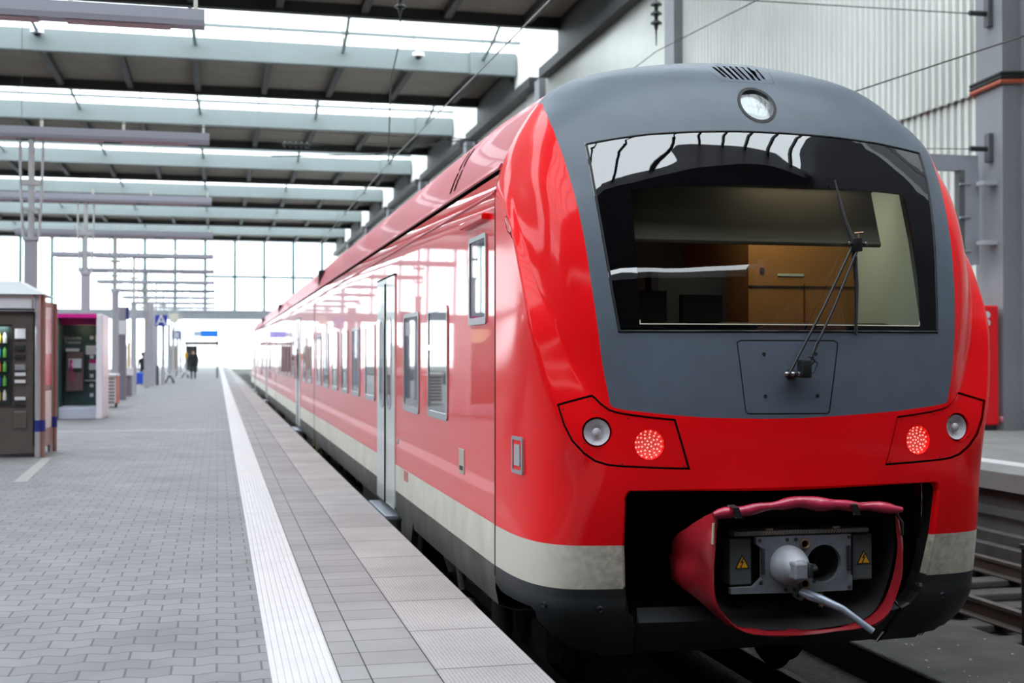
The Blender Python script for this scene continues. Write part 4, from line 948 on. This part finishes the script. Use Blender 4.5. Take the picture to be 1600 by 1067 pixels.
# ------------------------------------------------------------------ platform columns with lamp rails
colg = M('column_grey', (.40, .41, .45), .5, noise=(1, .06)); tubeg = M('tube_grey', (.52, .53, .54), .4, metal=.3)
railg = M('lamp_rail_grey', (.36, .37, .43), .5); lampu = M('lamp_underside', (.45, .32, .34), .5); studm = M('stud_pale', (.62, .60, .52), .5)
def make_column(y, label, xo=0):
    x = -3.07
    t = thing('platform_column', (x, y, 0), label, 'column', 'platform columns with lamp rails')
    b = MB(); b.prism(rrect(-.10, .10, -.10, .10, .02, 3), lambda u, v, w: (x + u, y + v, w), 0, 3.38); b.prism(rrect(-.12, .12, -.12, .12, .03, 3), lambda u, v, w: (x + u, y + v, w), 3.36, 3.42); b.build('shaft', colg, t, smooth=30)
    b = MB(); b.tube([(x, y, 3.4), (x, y, 5.1)], .05, 12); b.box(x - .14, x + .14, y - .06, y + .06, 4.3, 4.38); b.box(x - .12, x + .12, y - .06, y + .06, 3.86, 3.92); b.build('post', tubeg, t, smooth=40)
    for dx in (-.17, .17):
        b = MB(); b.tube([(x + dx * .75, y, 3.42), (x + dx, y, 4.3), (x + dx * 1.1, y, 5.12)], .022, 8); b.build('rod', tubeg, t, smooth=40)
    b = MB(); b.prism([(-.10, 5.10), (.10, 5.10), (.12, 5.16), (.12, 5.28), (-.12, 5.28), (-.12, 5.16)], lambda u, v, w: (x + w, y + u, v), -2.9, 2.92); lr = b.build('lamp_rail', railg, t)
    for k in range(4):
        b = MB(); xa = x - 2.75 + 1.4 * k; b.box(xa, xa + 1.1, y - .085, y + .085, 5.075, 5.10, bev=.01); b.build('lamp_tube', lampu, lr)
    for k in range(5):
        b = MB(); xa = x - 2.5 + 1.33 * k; b.box(xa - .022, xa + .022, y - .05, y + .05, 5.28, 5.43); b.build('stud', studm, lr)
    return t
# one column is built, the others are copies of it and its parts
c0 = make_column(14.4, 'platform column beyond the frame, its lamp rail at the very top of the photo')
for y, lb in ((22.35, 'grey platform column rising behind the vending kiosk'), (31.3, 'grey platform column rising behind the telephone booth'), (40.2, 'grey platform column just beyond the telephone booth'), (48.9, 'slim grey column beside the kiosk with the pale lower band'), (57.6, 'grey column just before the broad wall pillar'),
              (66.3, 'distant grey column right behind the blue A sign'), (75.0, 'distant grey column past the A sign and first bench'), (83.7, 'distant grey column beside the second bench'), (92.4, 'far column before the small shelter'), (101.1, 'far column beside the shelter roof'), (110, 'farthest pale column down the platform')):
    c = copy_tree(c0, (-3.07, y, 0)); c['label'] = lb

# ------------------------------------------------------------------ vending kiosk
vk = thing('vending_machine', (-3.6, 18.6, 0), 'brown snack vending machine in a silver roofed housing by the platform', 'vending machine')
brown = M('vending_brown', (.13, .105, .095), .38, metal=.3, noise=(2, .08)); silver = M('brushed_silver', (.55, .55, .57), .35, metal=.6); copper = M('copper_post', (.36, .22, .18), .35, metal=.5); kwhite = M('kiosk_white', (.72, .72, .75), .4)
b = MB(); b.box(-4.9, -2.52, 18.62, 19.55, .06, 2.05); b.box(-4.9, -2.52, 18.60, 18.64, .06, .34); b.build('housing', brown, vk)
b = MB(); b.box(-4.9, -2.53, 18.52, 18.66, 2.08, 2.28, bev=.01); b.build('fascia_band', kwhite, vk, label='white band over the machine')
b = MB(); b.box(-4.9, -2.50, 18.54, 18.6, 2.055, 2.08); b.build('shadow_gap', black, vk)
b = MB(); r0 = [(-4.95, 18.45, 2.28), (-2.38, 18.45, 2.28), (-2.36, 19.75, 2.28), (-4.95, 19.75, 2.28)]; r1 = [(-4.95, 18.85, 2.48), (-2.75, 18.85, 2.48), (-2.72, 19.35, 2.48), (-4.95, 19.35, 2.48)]; b.loft([r0, r1], cap=True); b.build('sloped_roof', silver, vk)
for xx, yy, z1, nm in ((-2.45, 18.55, 2.28, 'front'), (-2.42, 19.62, 2.2, 'rear')):
    b = MB(); b.tube([(xx, yy, 0), (xx, yy, z1)], .042, 14, 0); b.tube([(xx + .062, yy + .03, 0), (xx + .062, yy + .03, z1)], .034, 14, 1)
    cpst = b.build('corner_post', [silver, copper], vk, smooth=40)
    b = MB(); b.tube([(xx, yy, .36), (xx, yy, .52)], .046, 14); b.tube([(xx + .062, yy + .03, .36), (xx + .062, yy + .03, .52)], .038, 14); b.build('blue_band', M('band_blue', (.015, .03, .22), .4), cpst, smooth=40)
b = MB(); b.add([(-2.41, 18.62, .12), (-2.385, 19.56, .12), (-2.385, 19.56, 2.2), (-2.41, 18.62, 2.2), (-2.5, 18.62, .12), (-2.5, 19.56, .12), (-2.5, 19.56, 2.2), (-2.5, 18.62, 2.2)], [(0, 1, 2, 3), (4, 7, 6, 5), (0, 4, 5, 1), (3, 2, 6, 7), (0, 3, 7, 4), (1, 5, 6, 2)]); b.build('side_wall', copper, vk)
def on_side(t, z): return (-2.406 + .025 * t, 18.62 + .94 * t, z)
b = MB()
for z0_, z1_, i in ((.38, .92, 0), (.92, 1.0, 2), (1.0, 1.45, 1), (1.45, 1.95, 3), (1.95, 2.12, 0)): b.add([on_side(.12, z0_), on_side(.9, z0_), on_side(.9, z1_), on_side(.12, z1_)], [(0, 1, 2, 3)], i)
b.build('advert_poster', [M('poster_white', (.7, .68, .68), .25), M('poster_red', (.50, .06, .10), .25), M('poster_dark', (.12, .10, .12), .25), M('poster_pink', (.62, .45, .48), .25)], vk, fix=False, label='glossy red and white advertising poster')
b = MB(); b.box(-3.40, -2.80, 18.585, 18.63, .73, 1.86, 0); b.box(-3.37, -2.83, 18.58, 18.6, .76, 1.83, 1); vw = b.build('display_window', [black, M('vending_glass', (.02, .03, .03), .05, coat=1)], vk)
pal = [(.10, .35, .06), (.55, .15, .02), (.02, .25, .42), (.03, .08, .45), (.5, .42, .05), (.45, .02, .02), (.6, .6, .55)]
nbt = 0
for r_ in range(5):
    for q in range(7):
        b = MB(); x = -3.34 + .075 * q; z = .80 + .2 * r_; c_ = random.choice(pal)
        b.lathe([(0, .026), (.10, .026), (.125, .012), (.145, .011)], (x, 18.577, z), (0, 0, 1), 10); b.build('snack', M('snack_%d' % pal.index(c_), c_, .3), vw, smooth=40)
for z0_, z1_, m_ in ((1.66, 1.80, kwhite), (1.50, 1.57, black), (1.38, 1.44, black), (1.22, 1.30, M('keypad_grey', (.25, .25, .27), .5)), (1.14, 1.185, kwhite), (1.04, 1.085, kwhite), (.80, .845, kwhite), (.72, .755, black)):
    b = MB(); b.box(-2.76, -2.62, 18.575, 18.625, z0_, z1_, bev=.004); b.build('control_panel', m_, vk)
lv = bpy.data.lights.new('vending_lamp', 'AREA'); lv.energy = 1.2; lv.shape = 'RECTANGLE'; lv.size = .5; lv.size_y = .05; lv.color = (.9, 1, .95); lvo = bpy.data.objects.new('vending_lamp', lv); COL.objects.link(lvo); lvo.location = (-3.1, 18.54, 1.84); lvo.rotation_euler = (math.radians(-8), 0, 0)
b = MB(); b.box(-2.78, -2.60, 18.595, 18.625, .40, .64, bev=.01); b.build('change_tray', brown, vk)

# ------------------------------------------------------------------ telephone booth
tb_ = thing('telephone_booth', (-3.0, 29.9, 0), 'open telephone booth with magenta top band behind the vending kiosk', 'telephone booth')
teal = M('booth_dark_teal', (.035, .075, .075), .45, noise=(1.5, .2)); magenta = M('magenta', (.60, .01, .25), .4)
b = MB(); b.box(-3.48, -2.6, 30.2, 30.3, .28, 2.2); b.box(-3.52, -3.44, 29.3, 30.3, .0, 2.3); b.build('back_panel', teal, tb_)
b = MB(); b.box(-3.5, -2.62, 29.35, 30.3, 0, .27, bev=.02); b.build('plinth', M('booth_plinth', (.40, .43, .52), .5), tb_)
b = MB(); b.box(-2.64, -2.50, 29.25, 30.9, 0, 2.36, bev=.03); b.build('side_frame', M('booth_white', (.72, .69, .73), .35), tb_)
b = MB(); b.box(-3.55, -2.63, 29.25, 30.4, 2.27, 2.36, 0); b.box(-3.55, -2.63, 29.6, 30.38, 2.12, 2.27, 1); b.build('top_band', [magenta, M('magenta_dark', (.28, .008, .10), .5)], tb_, label='magenta top band')
b = MB(); b.box(-3.36, -2.98, 29.95, 30.2, .62, 1.50, bev=.02); ph = b.build('payphone', M('payphone_brown', (.16, .10, .10), .4, metal=.3), tb_)
b = MB(); b.box(-3.30, -3.02, 29.92, 29.97, 1.14, 1.36, bev=.01); b.build('faceplate', M('faceplate', (.62, .66, .68), .4), ph)
b = MB(); b.tube([(-3.23, 29.88, 1.14), (-3.245, 29.85, 1.22), (-3.23, 29.88, 1.32)], [.035, .02, .035], 10); b.tube([(-3.23, 29.88, 1.14), (-3.24, 29.86, .9), (-3.18, 29.87, .82), (-3.2, 29.9, 1.05)], .008, 6); b.build('handset', magenta, ph, smooth=50, label='magenta handset')
b = MB(); b.box(-3.18, -3.02, 29.91, 29.96, 1.05, 1.13); b.build('keypad', black, ph)
b = MB(); b.box(-3.36, -3.08, 29.98, 30.2, 1.52, 1.59); b.build('top_sign', kwhite, ph)
b = MB(); b.box(-2.96, -2.64, 30.05, 30.2, .84, .865); b.build('shelf', silver, tb_)
for z_ in (1.80, 1.36, .92, .70, .48): 
    b = MB(); b.box(-2.86, -2.78, 30.19, 30.205, z_, z_ + .08); b.build('sticker', kwhite, tb_)
b = MB(); b.box(-2.95, -2.64, 30.185, 30.205, 1.45, 1.66, 0); b.box(-2.73, -2.65, 30.18, 30.2, 1.52, 1.61, 1); b.box(-2.88, -2.66, 30.185, 30.205, 1.26, 1.33, 1); b.box(-2.88, -2.68, 30.185, 30.205, 1.10, 1.25, 0); b.box(-2.74, -2.64, 30.185, 30.205, 1.75, 1.90, 2)
b.build('notices', [kwhite, magenta, M('notice_yellow', (.6, .5, .25), .5)], tb_)
tm = text_mesh('Deutsche\nTelekom', .10, lambda u, v, w: (-3.24 + u, 30.195 - w, 1.78 + v)); tm.build('lettering', kwhite, tb_, label='white lettering', fix=False)
ll = bpy.data.lights.new('booth_lamp', 'POINT'); ll.energy = .5; ll.color = (1, .9, .5); ll.shadow_soft_size = .3; lo2 = bpy.data.objects.new('booth_lamp', ll); COL.objects.link(lo2); lo2.location = (-2.95, 30.05, 2.08)

# ------------------------------------------------------------------ further items along the platform
wb_ = thing('waste_bin', (-2.95, 36.4, 0), 'white gridded waste bin with red side beside the telephone booth', 'waste bin')
b = MB(); b.box(-3.16, -2.72, 36.0, 36.8, .06, .86); b.build('body', M('bin_white', (.66, .64, .64), .5), wb_)
b = MB(); b.box(-3.2, -2.68, 35.95, 36.85, .86, .92, bev=.01); b.build('lid', kwhite, wb_)
b = MB(); b.box(-2.73, -2.69, 36.02, 36.8, .08, .84); b.build('side_panel', M('bin_red', (.55, .10, .06), .45), wb_, label='orange red side panel')
b = MB()
for r_ in range(8): b.box(-3.12, -2.76, 35.985, 36.005, .12 + .092 * r_, .165 + .092 * r_)
b.build('front_slots', M('bin_slot', (.14, .12, .13), .6), wb_)
b = MB(); b.lathe([(-.03, .06), (.03, .06)], (-2.72, 35.98, .06), (1, 0, 0), 12); b.build('castor', black, wb_)
ip = thing('information_pillar', (-3.0, 42.2, 0), 'dark grey information pillar with white head right of the waste bin', 'pillar')
b = MB(); b.box(-3.12, -2.88, 42.0, 42.4, 0, 2.1, bev=.02); b.build('body', M('info_grey', (.20, .19, .23), .5), ip)
b = MB(); b.box(-3.14, -2.86, 41.98, 42.42, 2.1, 2.55, bev=.02); b.build('head', kwhite, ip); b = MB(); b.box(-3.12, -2.88, 42.0, 42.4, 2.55, 3.0, bev=.02); b.build('cap', M('cap_grey', (.30, .29, .34), .5), ip); b = MB(); b.box(-2.87, -2.80, 42.05, 42.35, 2.6, 3.0); b.build('blue_flag', MATS['band_blue'], ip)
sc_ = thing('sales_counter', (-3.3, 46.3, 0), 'grey sales counter with pale top and magazines between two columns', 'counter')
b = MB(); b.box(-3.42, -2.98, 45.9, 46.7, 0, .72); b.build('base', M('counter_grey', (.17, .14, .16), .5), sc_); b = MB(); b.box(-3.46, -2.94, 45.85, 46.75, .72, 1.0, bev=.02); b.build('top', kwhite, sc_)
b = MB()
for k in range(4): b.box(-3.44 + .11 * k, -3.36 + .11 * k, 46.2, 46.5, 1.0, 1.8 + .1 * (k % 2), k % 3)
b.build('magazine_rack', [M('mag_orange', (.5, .30, .14), .5), M('mag_brown', (.2, .15, .11), .5), M('mag_pale', (.6, .55, .45), .5)], sc_)
sx_ = thing('suitcase', (-3.72, 64.1, 0), 'bright blue suitcase standing between two grey columns', 'suitcase')
b = MB(); b.box(-3.98, -3.56, 63.9, 64.2, .04, .62, bev=.05); b.build('shell', M('suitcase_blue', (.03, .10, .62), .4), sx_); b = MB(); b.tube([(-3.87, 64.05, .6), (-3.87, 64.05, .95), (-3.67, 64.05, .95), (-3.67, 64.05, .6)], .012, 6); b.build('handle', black, sx_)
for dx in (-3.94, -3.6):
    b = MB(); b.lathe([(-.02, .03), (.02, .03)], (dx, 63.95, .03), (1, 0, 0), 10); b.build('wheel', black, sx_)
wp_ = thing('broad_pillar', (-3.15, 62.2, 0), 'broad grey pillar left of the blue A sign', 'pillar')
b = MB(); b.box(-3.40, -2.98, 61.9, 62.5, 0, 3.9, bev=.02); b.build('shaft', colg, wp_)
a_s = thing('platform_sign', (-2.75, 63.5, 0), 'square blue platform sign with a white letter A', 'sign')
b = MB(); b.box(-2.98, -2.40, 63.4, 63.5, 2.87, 3.42, bev=.01); b.build('board', M('sign_blue', (.03, .05, .42), .4), a_s)
text_mesh('A', .74, lambda u, v, w: (-2.69 + u, 63.385 - w, 3.145 + v), .01).build('letter', M('sign_white', (.82, .82, .82), .5), a_s, fix=False, label='white letter A')
b = MB(); b.tube([(-2.62, 63.55, 0), (-2.62, 63.55, 2.9)], .05, 10); b.build('post', M('post_pale', (.55, .55, .58), .5), a_s)
b = MB(); b.box(-2.92, -2.80, 63.3, 63.5, 0, .95); b.build('dark_foot', M('foot_dark', (.05, .05, .06), .5), a_s)
def bench(x, y, label):
    t = thing('bench', (x, y, 0), label, 'bench', 'wire benches on the platform')
    b = MB(); b.prism([(-.02, .42), (.42, .42), (.42, .46), (.04, .46), (-.10, .95), (-.14, .95)], lambda u, v, w: (x + u, y + w, v), 0, 1.6); b.build('seat', M('bench_wire', (.55, .55, .56), .4, metal=.4), t)
    for dy in (.2, 1.4):
        b = MB(); b.tube([(x - .05, y + dy, 0), (x + .2, y + dy, .42), (x + .4, y + dy, 0)], .03, 8); b.build('leg', darksteel, t)
    return t
bn = bench(-2.62, 66.8, 'wire bench right behind the post of the A sign')
c = copy_tree(bn, (-2.2, 82, 0)); c['label'] = 'smaller wire bench farther along, before the walking person'
st = thing('shelter', (-2.6, 97, 0), 'small dark waiting shelter behind the walking person', 'shelter')
b = MB(); b.box(-2.4, .1, 96.0, 98.6, 2.25, 2.5); b.build('roof', M('shelter_dark', (.16, .15, .15), .6), st)
for x in (-2.3, -.02):
    b = MB(); b.tube([(x, 97.2, 0), (x, 97.2, 2.25)], .05, 8); b.build('post', darksteel, st)
b = MB(); b.box(-2.3, -1.5, 98.3, 98.4, .2, 2.2); b.build('rear_panel', M('shelter_panel', (.08, .08, .09), .4), st)
sd = thing('poster_stand', (-2.9, 90, 0), 'brown framed timetable board before the small shelter', 'board')
b = MB(); b.box(-3.3, -2.7, 89.95, 90.05, .35, 2.15, 0); b.box(-3.22, -2.78, 89.93, 89.96, .5, 2.0, 1); b.build('panel', [M('frame_pale', (.5, .5, .5), .5), M('timetable', (.30, .23, .17), .5)], sd)
for x in (-3.2, -2.8):
    b = MB(); b.tube([(x, 90, 0), (x, 90, .4)], .04, 8); b.build('leg', darksteel, sd)
ds = thing('train_display', (-.75, 82, 0), 'blue departure display hanging over the far platform', 'display')
b = MB(); b.box(-1.05, 0.0, 81.9, 82.1, 2.62, 3.05, 0); b.build('screen', [M('display_blue', (.02, .16, .62), .4, emit=(.02, .2, .8, .08))], ds); b = MB(); b.tube([(-.02, 82, 0), (-.02, 82, 3.45)], .05, 8); b.build('post', darksteel, ds); b = MB(); b.box(-1.5, -1.05, 81.9, 82.1, 2.66, 3.0); b.build('side_screen', M('display_pale', (.45, .62, .75), .4), ds)
cl = thing('clock_sign', (-2.2, 72, 0), 'small blue and white sign on a post beyond the A sign', 'sign')
b = MB(); b.box(-2.5, -2.02, 71.95, 72.05, 2.35, 2.82, 0); b.box(-2.38, -2.1, 71.93, 71.95, 2.42, 2.75, 1); b.build('board', [M('sign_blue2', (.02, .06, .32), .4), kwhite], cl); b = MB(); b.tube([(-2.46, 72.1, 0), (-2.46, 72.1, 2.9)], .04, 8); b.build('post', MATS['post_pale'], cl)
lt = thing('platform_lantern', (-2.2, 68.5, 0), 'pale box lantern above the small blue sign', 'lamp')
b = MB(); b.box(-2.45, -2.05, 68.3, 68.6, 3.2, 3.65, bev=.03); b.build('lantern', M('lantern_cream', (.7, .68, .56), .5), lt); b = MB(); b.tube([(-2.25, 68.6, 0), (-2.25, 68.6, 3.2)], .035, 8); b.build('post', MATS['post_pale'], lt)
yb_ = thing('ticket_validator', (-1.86, 79.5, 0), 'small yellow ticket validator on a pale post', 'validator')
b = MB(); b.box(-2.0, -1.8, 79.4, 79.6, 1.25, 1.65, bev=.03); b.build('box', M('validator_yellow', (.75, .42, .03), .5), yb_); b = MB(); b.tube([(-1.9, 79.5, 0), (-1.9, 79.5, 1.25)], .05, 8); b.build('post', MATS['post_pale'], yb_)

# ------------------------------------------------------------------ people
def figure(name, chains, rads, loc, label, mats_by_height, parent_parts=None):
    """one continuous skinned body; chains of joints grow from the pelvis"""
    vs = [chains[0][0]]; es = []; rr = [rads[0][0]]
    idx = {tuple(chains[0][0]): 0}
    for ch, rd in zip(chains, rads):
        prev = None
        for p, r in zip(ch, rd):
            k = idx.get(tuple(p))
            if k is None: k = len(vs); idx[tuple(p)] = k; vs.append(p); rr.append(r)
            if prev is not None: es.append((prev, k))
            prev = k
    me = bpy.data.meshes.new('f'); me.from_pydata(vs, es, []); ob = bpy.data.objects.new('f', me); COL.objects.link(ob)
    sk = ob.modifiers.new('s', 'SKIN'); sk.use_smooth_shade = True; ob.modifiers.new('d', 'SUBSURF').levels = 1
    for i, sv in enumerate(me.skin_vertices[0].data):
        r = rr[i]; sv.radius = (r, r) if not isinstance(r, tuple) else r; sv.use_root = i == 0
    dg = bpy.context.evaluated_depsgraph_get(); m2 = bpy.data.meshes.new_from_object(ob.evaluated_get(dg))
    bpy.data.objects.remove(ob)
    for m_ in mats_by_height[1]: m2.materials.append(m_)
    for p in m2.polygons: p.material_index = mats_by_height[0](p.center)
    o = bpy.data.objects.new(name, m2); COL.objects.link(o); o.location = loc; ORG[o] = Vector(loc)
    return tag(o, label, 'person', 'people on the platform')
coat = M('coat_dark', (.012, .013, .018), .8); trous = M('trousers_dark_teal', (.012, .035, .036), .8); skin = M('skin', (.55, .33, .24), .5); shoe = M('shoe_tan', (.40, .28, .20), .6); hair = M('hair_dark', (.02, .015, .012), .6)
def body(h=1.0, stride=.18):
    S_ = lambda p: tuple(q * h for q in p)
    pel = S_((0, 0, .98))
    ch = [[pel, S_((0, .01, 1.18)), S_((0, .0, 1.42)), S_((0, 0, 1.55)), S_((0, -.02, 1.66)), S_((0, -.02, 1.80))]]
    rd = [[(.17, .12), (.16, .12), (.20, .12), (.06, .06), (.085, .10), (.06, .07)]]
    for s in (-1, 1):
        ch.append([pel, S_((s * .10, -.0, .90)), S_((s * .10, s * stride * .35 - .03, .52)), S_((s * .10, s * stride, .09)), S_((s * .105, s * stride - .15, .045))]); rd.append([(.17, .12), .10, .068, .048, .042])
        ch.append([S_((0, .0, 1.42)), S_((s * .21, .0, 1.43)), S_((s * .27, .03, 1.14)), S_((s * .25, -.10, .92)), S_((s * .24, -.13, .82))]); rd.append([(.20, .12), .07, .055, .043, .04])
    return ch, [[(tuple(q * h for q in r) if isinstance(r, tuple) else r * h) for r in R_] for R_ in rd]
ch, rd = body(1.0)
pw = figure('person', ch, rd, (-1.38, 75.2, 0), 'person in a dark coat and trousers walking far down the platform', (lambda c: 0 if .80 < c.z < 1.52 else 1 if .10 < c.z <= .80 and abs(c.x) < .2 else 3 if c.z <= .10 else 2, [coat, trous, skin, shoe]))
def head_parts(o, h, face=-1):
    L0 = ORG[o]
    b = MB(); b.lathe([(-.10, .06), (-.05, .105), (.02, .12), (.08, .10), (.12, .03)], L0 + Vector((0, .015, 1.75 * h)), (0, 0, 1), 16); b.build('hair', hair, o, smooth=60)
    b = MB(); b.lathe([(0, .016), (.035, .004)], L0 + Vector((0, -.11, 1.69 * h)), (0, -1, -.3), 8); b.build('nose', skin, o, smooth=60)
    b = MB()
    for s in (-1, 1): b.lathe([(0, .012), (.006, .006)], L0 + Vector((s * .033, -.105, 1.725 * h)), (0, -1, 0), 8)
    b.build('eyes', black, o)
head_parts(pw, 1.0)
bgm = thing('shoulder_bag', (-1.68, 75.05, .8), 'pale shoulder bag carried by the walking person', 'bag')
b = MB(); b.box(-1.92, -1.76, 75.0, 75.14, .72, 1.0, bev=.04); b.build('pouch', M('bag_pale', (.55, .55, .58), .6), bgm); b = MB(); b.tube([(-1.90, 75.06, .98), (-1.74, 75.06, 1.40), (-1.78, 75.06, .98)], .012, 6); b.build('strap', black, bgm)
ch, rd = body(.86, .04)
pw2 = figure('person', ch, rd, (-3.62, 64.9, 0), 'person in dark clothes standing behind the blue suitcase', (lambda c: 0 if c.z > .7 and c.z < 1.32 else 1 if c.z <= .7 else 2, [coat, M('trousers_black', (.02, .02, .022), .8), M('skin_warm', (.45, .25, .19), .5)]))
head_parts(pw2, .86)

# ------------------------------------------------------------------ overhead line
wirem = M('wire_dark', (.06, .055, .05), .5, metal=.5); wirec = M('contact_wire', (.30, .28, .24), .4, metal=.6); insm = M('insulator_dark', (.018, .020, .020), .35)
def wire(pts_, r, label, m=None, grp='overhead wires'):
    b = MB(); b.tube(pts_, r, 6); return tag(b.build('overhead_wire', m or wirec, smooth=60), label, 'wire', grp)
wire([(3.05, 6, 4.72), (3.0, 10.7, 4.72), (2.84, 21.2, 4.72), (2.9, 39, 4.72), (3.2, 60, 4.72), (2.9, 120, 4.72)], .009, 'pale contact wire running above the train roof')
wire([(8.2, 4, 4.75), (8.15, 10.8, 4.72), (6.9, 21.4, 4.74), (7.6, 40, 4.72)], .009, 'thin contact wire above the empty right track', wirem)
wire([(7.5, 8, 6.3), (7.4, 14.1, 6.3), (7.74, 21.4, 6.95), (7.4, 39, 6.3)], .008, 'upper carrying wire of the empty right track', wirem)
wire([(14.14, 21.42, 8.05), (7.74, 21.4, 7.98), (3.06, 21.4, 7.98), (-14, 21.4, 8.2)], .010, 'upper cross wire from the pillar to the left', wirem)
wire([(14.14, 21.42, 5.42), (7.4, 21.4, 5.22), (3.06, 21.4, 5.22), (-14, 21.4, 5.3)], .008, 'lower cross wire from the pillar behind the train', wirem)
wire([(14.47, 73.2, 14.4), (12.3, 74, 14.05), (9.0, 74, 13.35), (3, 74, 13.1)], .05, 'dark tension rod from the wall girder far back', insm)
wire([(14.9, 39.1, 8.2), (3.2, 39.1, 8.08), (-10, 39.1, 8.2)], .010, 'second cross wire behind the first', wirem)
def insulator(o_, ax, n, label):
    b = MB(); pr = [(0, .012), (.1, .012)]; h = .1
    for k in range(n): pr += [(h, .03), (h + .05, .10), (h + .075, .105), (h + .085, .045), (h + .17, .03)]; h += .17
    pr += [(h + .02, .02), (h + .15, .014), (h + .3, .012)]
    b.lathe(pr, o_, ax, 18); return tag(b.build('insulator', insm, smooth=50), label, 'insulator', 'overhead line insulators')
insulator((3.06, 21.4, 7.965), (0, 0, -1), 3, 'three disc insulator hanging above the platform side of the train')
insulator((7.74, 21.4, 7.965), (0, 0, -1), 3, 'three disc insulator hanging before the bright wall above the train nose')
insulator((1.85, 39.1, 7.96), (1, 0, 0), 5, 'insulator lying along a cross wire under the roof beams')
wire([(3.06, 21.4, 6.9), (2.9, 21.4, 6.2), (2.84, 21.3, 4.75)], .012, 'dropper below the insulator over the train', wirem)
for x, z1_ in ((-5.2, 16.2), ):
    wire([(x, 36, z1_), (x, 36, 5.2)], .008, 'thin vertical cable hanging from the roof at far left', wirem)
def dome(x, y, z, label):
    t = thing('dome_camera', (x, y, z), label, 'camera', 'dome cameras under the roof beams')
    b = MB(); b.lathe([(0, .28), (-.10, .30), (-.18, .30), (-.20, .18)], (x, y, z), (0, 0, 1), 20); b.build('housing', kwhite, t, smooth=40); b = MB(); b.lathe([(-.20, .17), (-.28, .14), (-.33, .06), (-.34, .01)], (x, y, z), (0, 0, 1), 18); b.build('lens', black, t, smooth=60); b = MB(); b.tube([(x, y, z), (x, y + .3, z + .5)], .04, 6); b.build('bracket', kwhite, t)
dome(-8.35, 62.4, 16.85, 'white dome camera on the roof beam at far left')
dome(9.85, 62.4, 16.75, 'white dome camera on the roof beam near the right wall')

# ------------------------------------------------------------------ right hand side
rp = thing('info_column', (14.32, 21.2, 0), 'bright red emergency column at the right wall beside the train', 'column')
b = MB(); b.box(14.15, 14.5, 21.03, 21.45, .10, 2.38, bev=.03); b.build('body', M('bright_red', (.90, .004, .012), .4), rp); b = MB(); b.box(14.18, 14.47, 21.06, 21.42, 0, .10); b.build('foot', black, rp)
for z in (2.2, 2.05):
    b = MB(); b.lathe([(0, .07), (.02, .06)], (14.25, 21.035, z), (0, -1, 0), 16); b.build('white_dot', kwhite, rp)
vb = tag(MB().lathe([(0, .06), (.04, .06), (.06, .03)], (14.595, 21.09, .21), (-1, 0, 0), 16).build('valve_cap', M('pink_plastic', (.75, .25, .3), .4), smooth=40), 'small pink red cap low on the grey pillar', 'cap')
dr = tag(MB().tube([(15.05, 20.7, 0), (15.05, 20.7, .5), (15.1, 20.7, .62)], .03, 8).build('drain_pipe', kwhite, smooth=40), 'short white pipe low on the wall at the right edge', 'pipe')
fr_ = thing('bracket_frame', (14.3, 21.6, 3.2), 'grey inverted L shaped steel frame fixed to the pillar', 'frame')
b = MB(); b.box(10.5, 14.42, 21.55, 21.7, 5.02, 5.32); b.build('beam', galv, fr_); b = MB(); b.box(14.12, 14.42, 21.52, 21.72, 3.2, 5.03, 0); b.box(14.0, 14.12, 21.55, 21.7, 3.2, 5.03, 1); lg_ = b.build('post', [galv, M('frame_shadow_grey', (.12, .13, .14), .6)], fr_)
for z in (3.45, 4.1, 4.75): 
    b = MB(); b.tube([(13.98, 21.5, z), (14.2, 21.48, z)], .025, 8); b.build('bolt', steel, lg_)
for z in (4.75, 3.6):
    b = MB(); b.box(14.3, 14.75, 21.2, 21.45, z - .04, z + .04); b.build('strut', lightgrey, fr_)
def bracket(z, label):
    t = thing('wire_bracket', (14.55, 21.4, z), label, 'bracket', 'wire brackets on the pillar'); b = MB(); b.box(14.5, 14.6, 21.32, 21.48, z - .28, z + .28, bev=.01); b.build('plate', M('bracket_dark', (.10, .10, .11), .5), t); b = MB(); b.tube([(14.5, 21.4, z - .02), (14.15, 21.42, z - .02)], .05, 8); b.build('clamp', insm, t)
bracket(8.08, 'dark wire bracket high on the grey pillar'); bracket(5.45, 'dark wire bracket on the pillar just above the L frame')
bs = thing('buffer_post', (6.43, 8.85, -1), 'black steel buffer post at the right edge of the photo', 'post')
b = MB(); b.box(6.37, 6.5, 8.73, 8.96, -1.0, -.15, bev=.01); b.build('upright', black, bs); b = MB(); b.box(6.36, 6.51, 8.72, 8.97, -.15, -.11, bev=.008); b.build('cap', M('cap_dark', (.05, .05, .052), .5, metal=.4), bs)
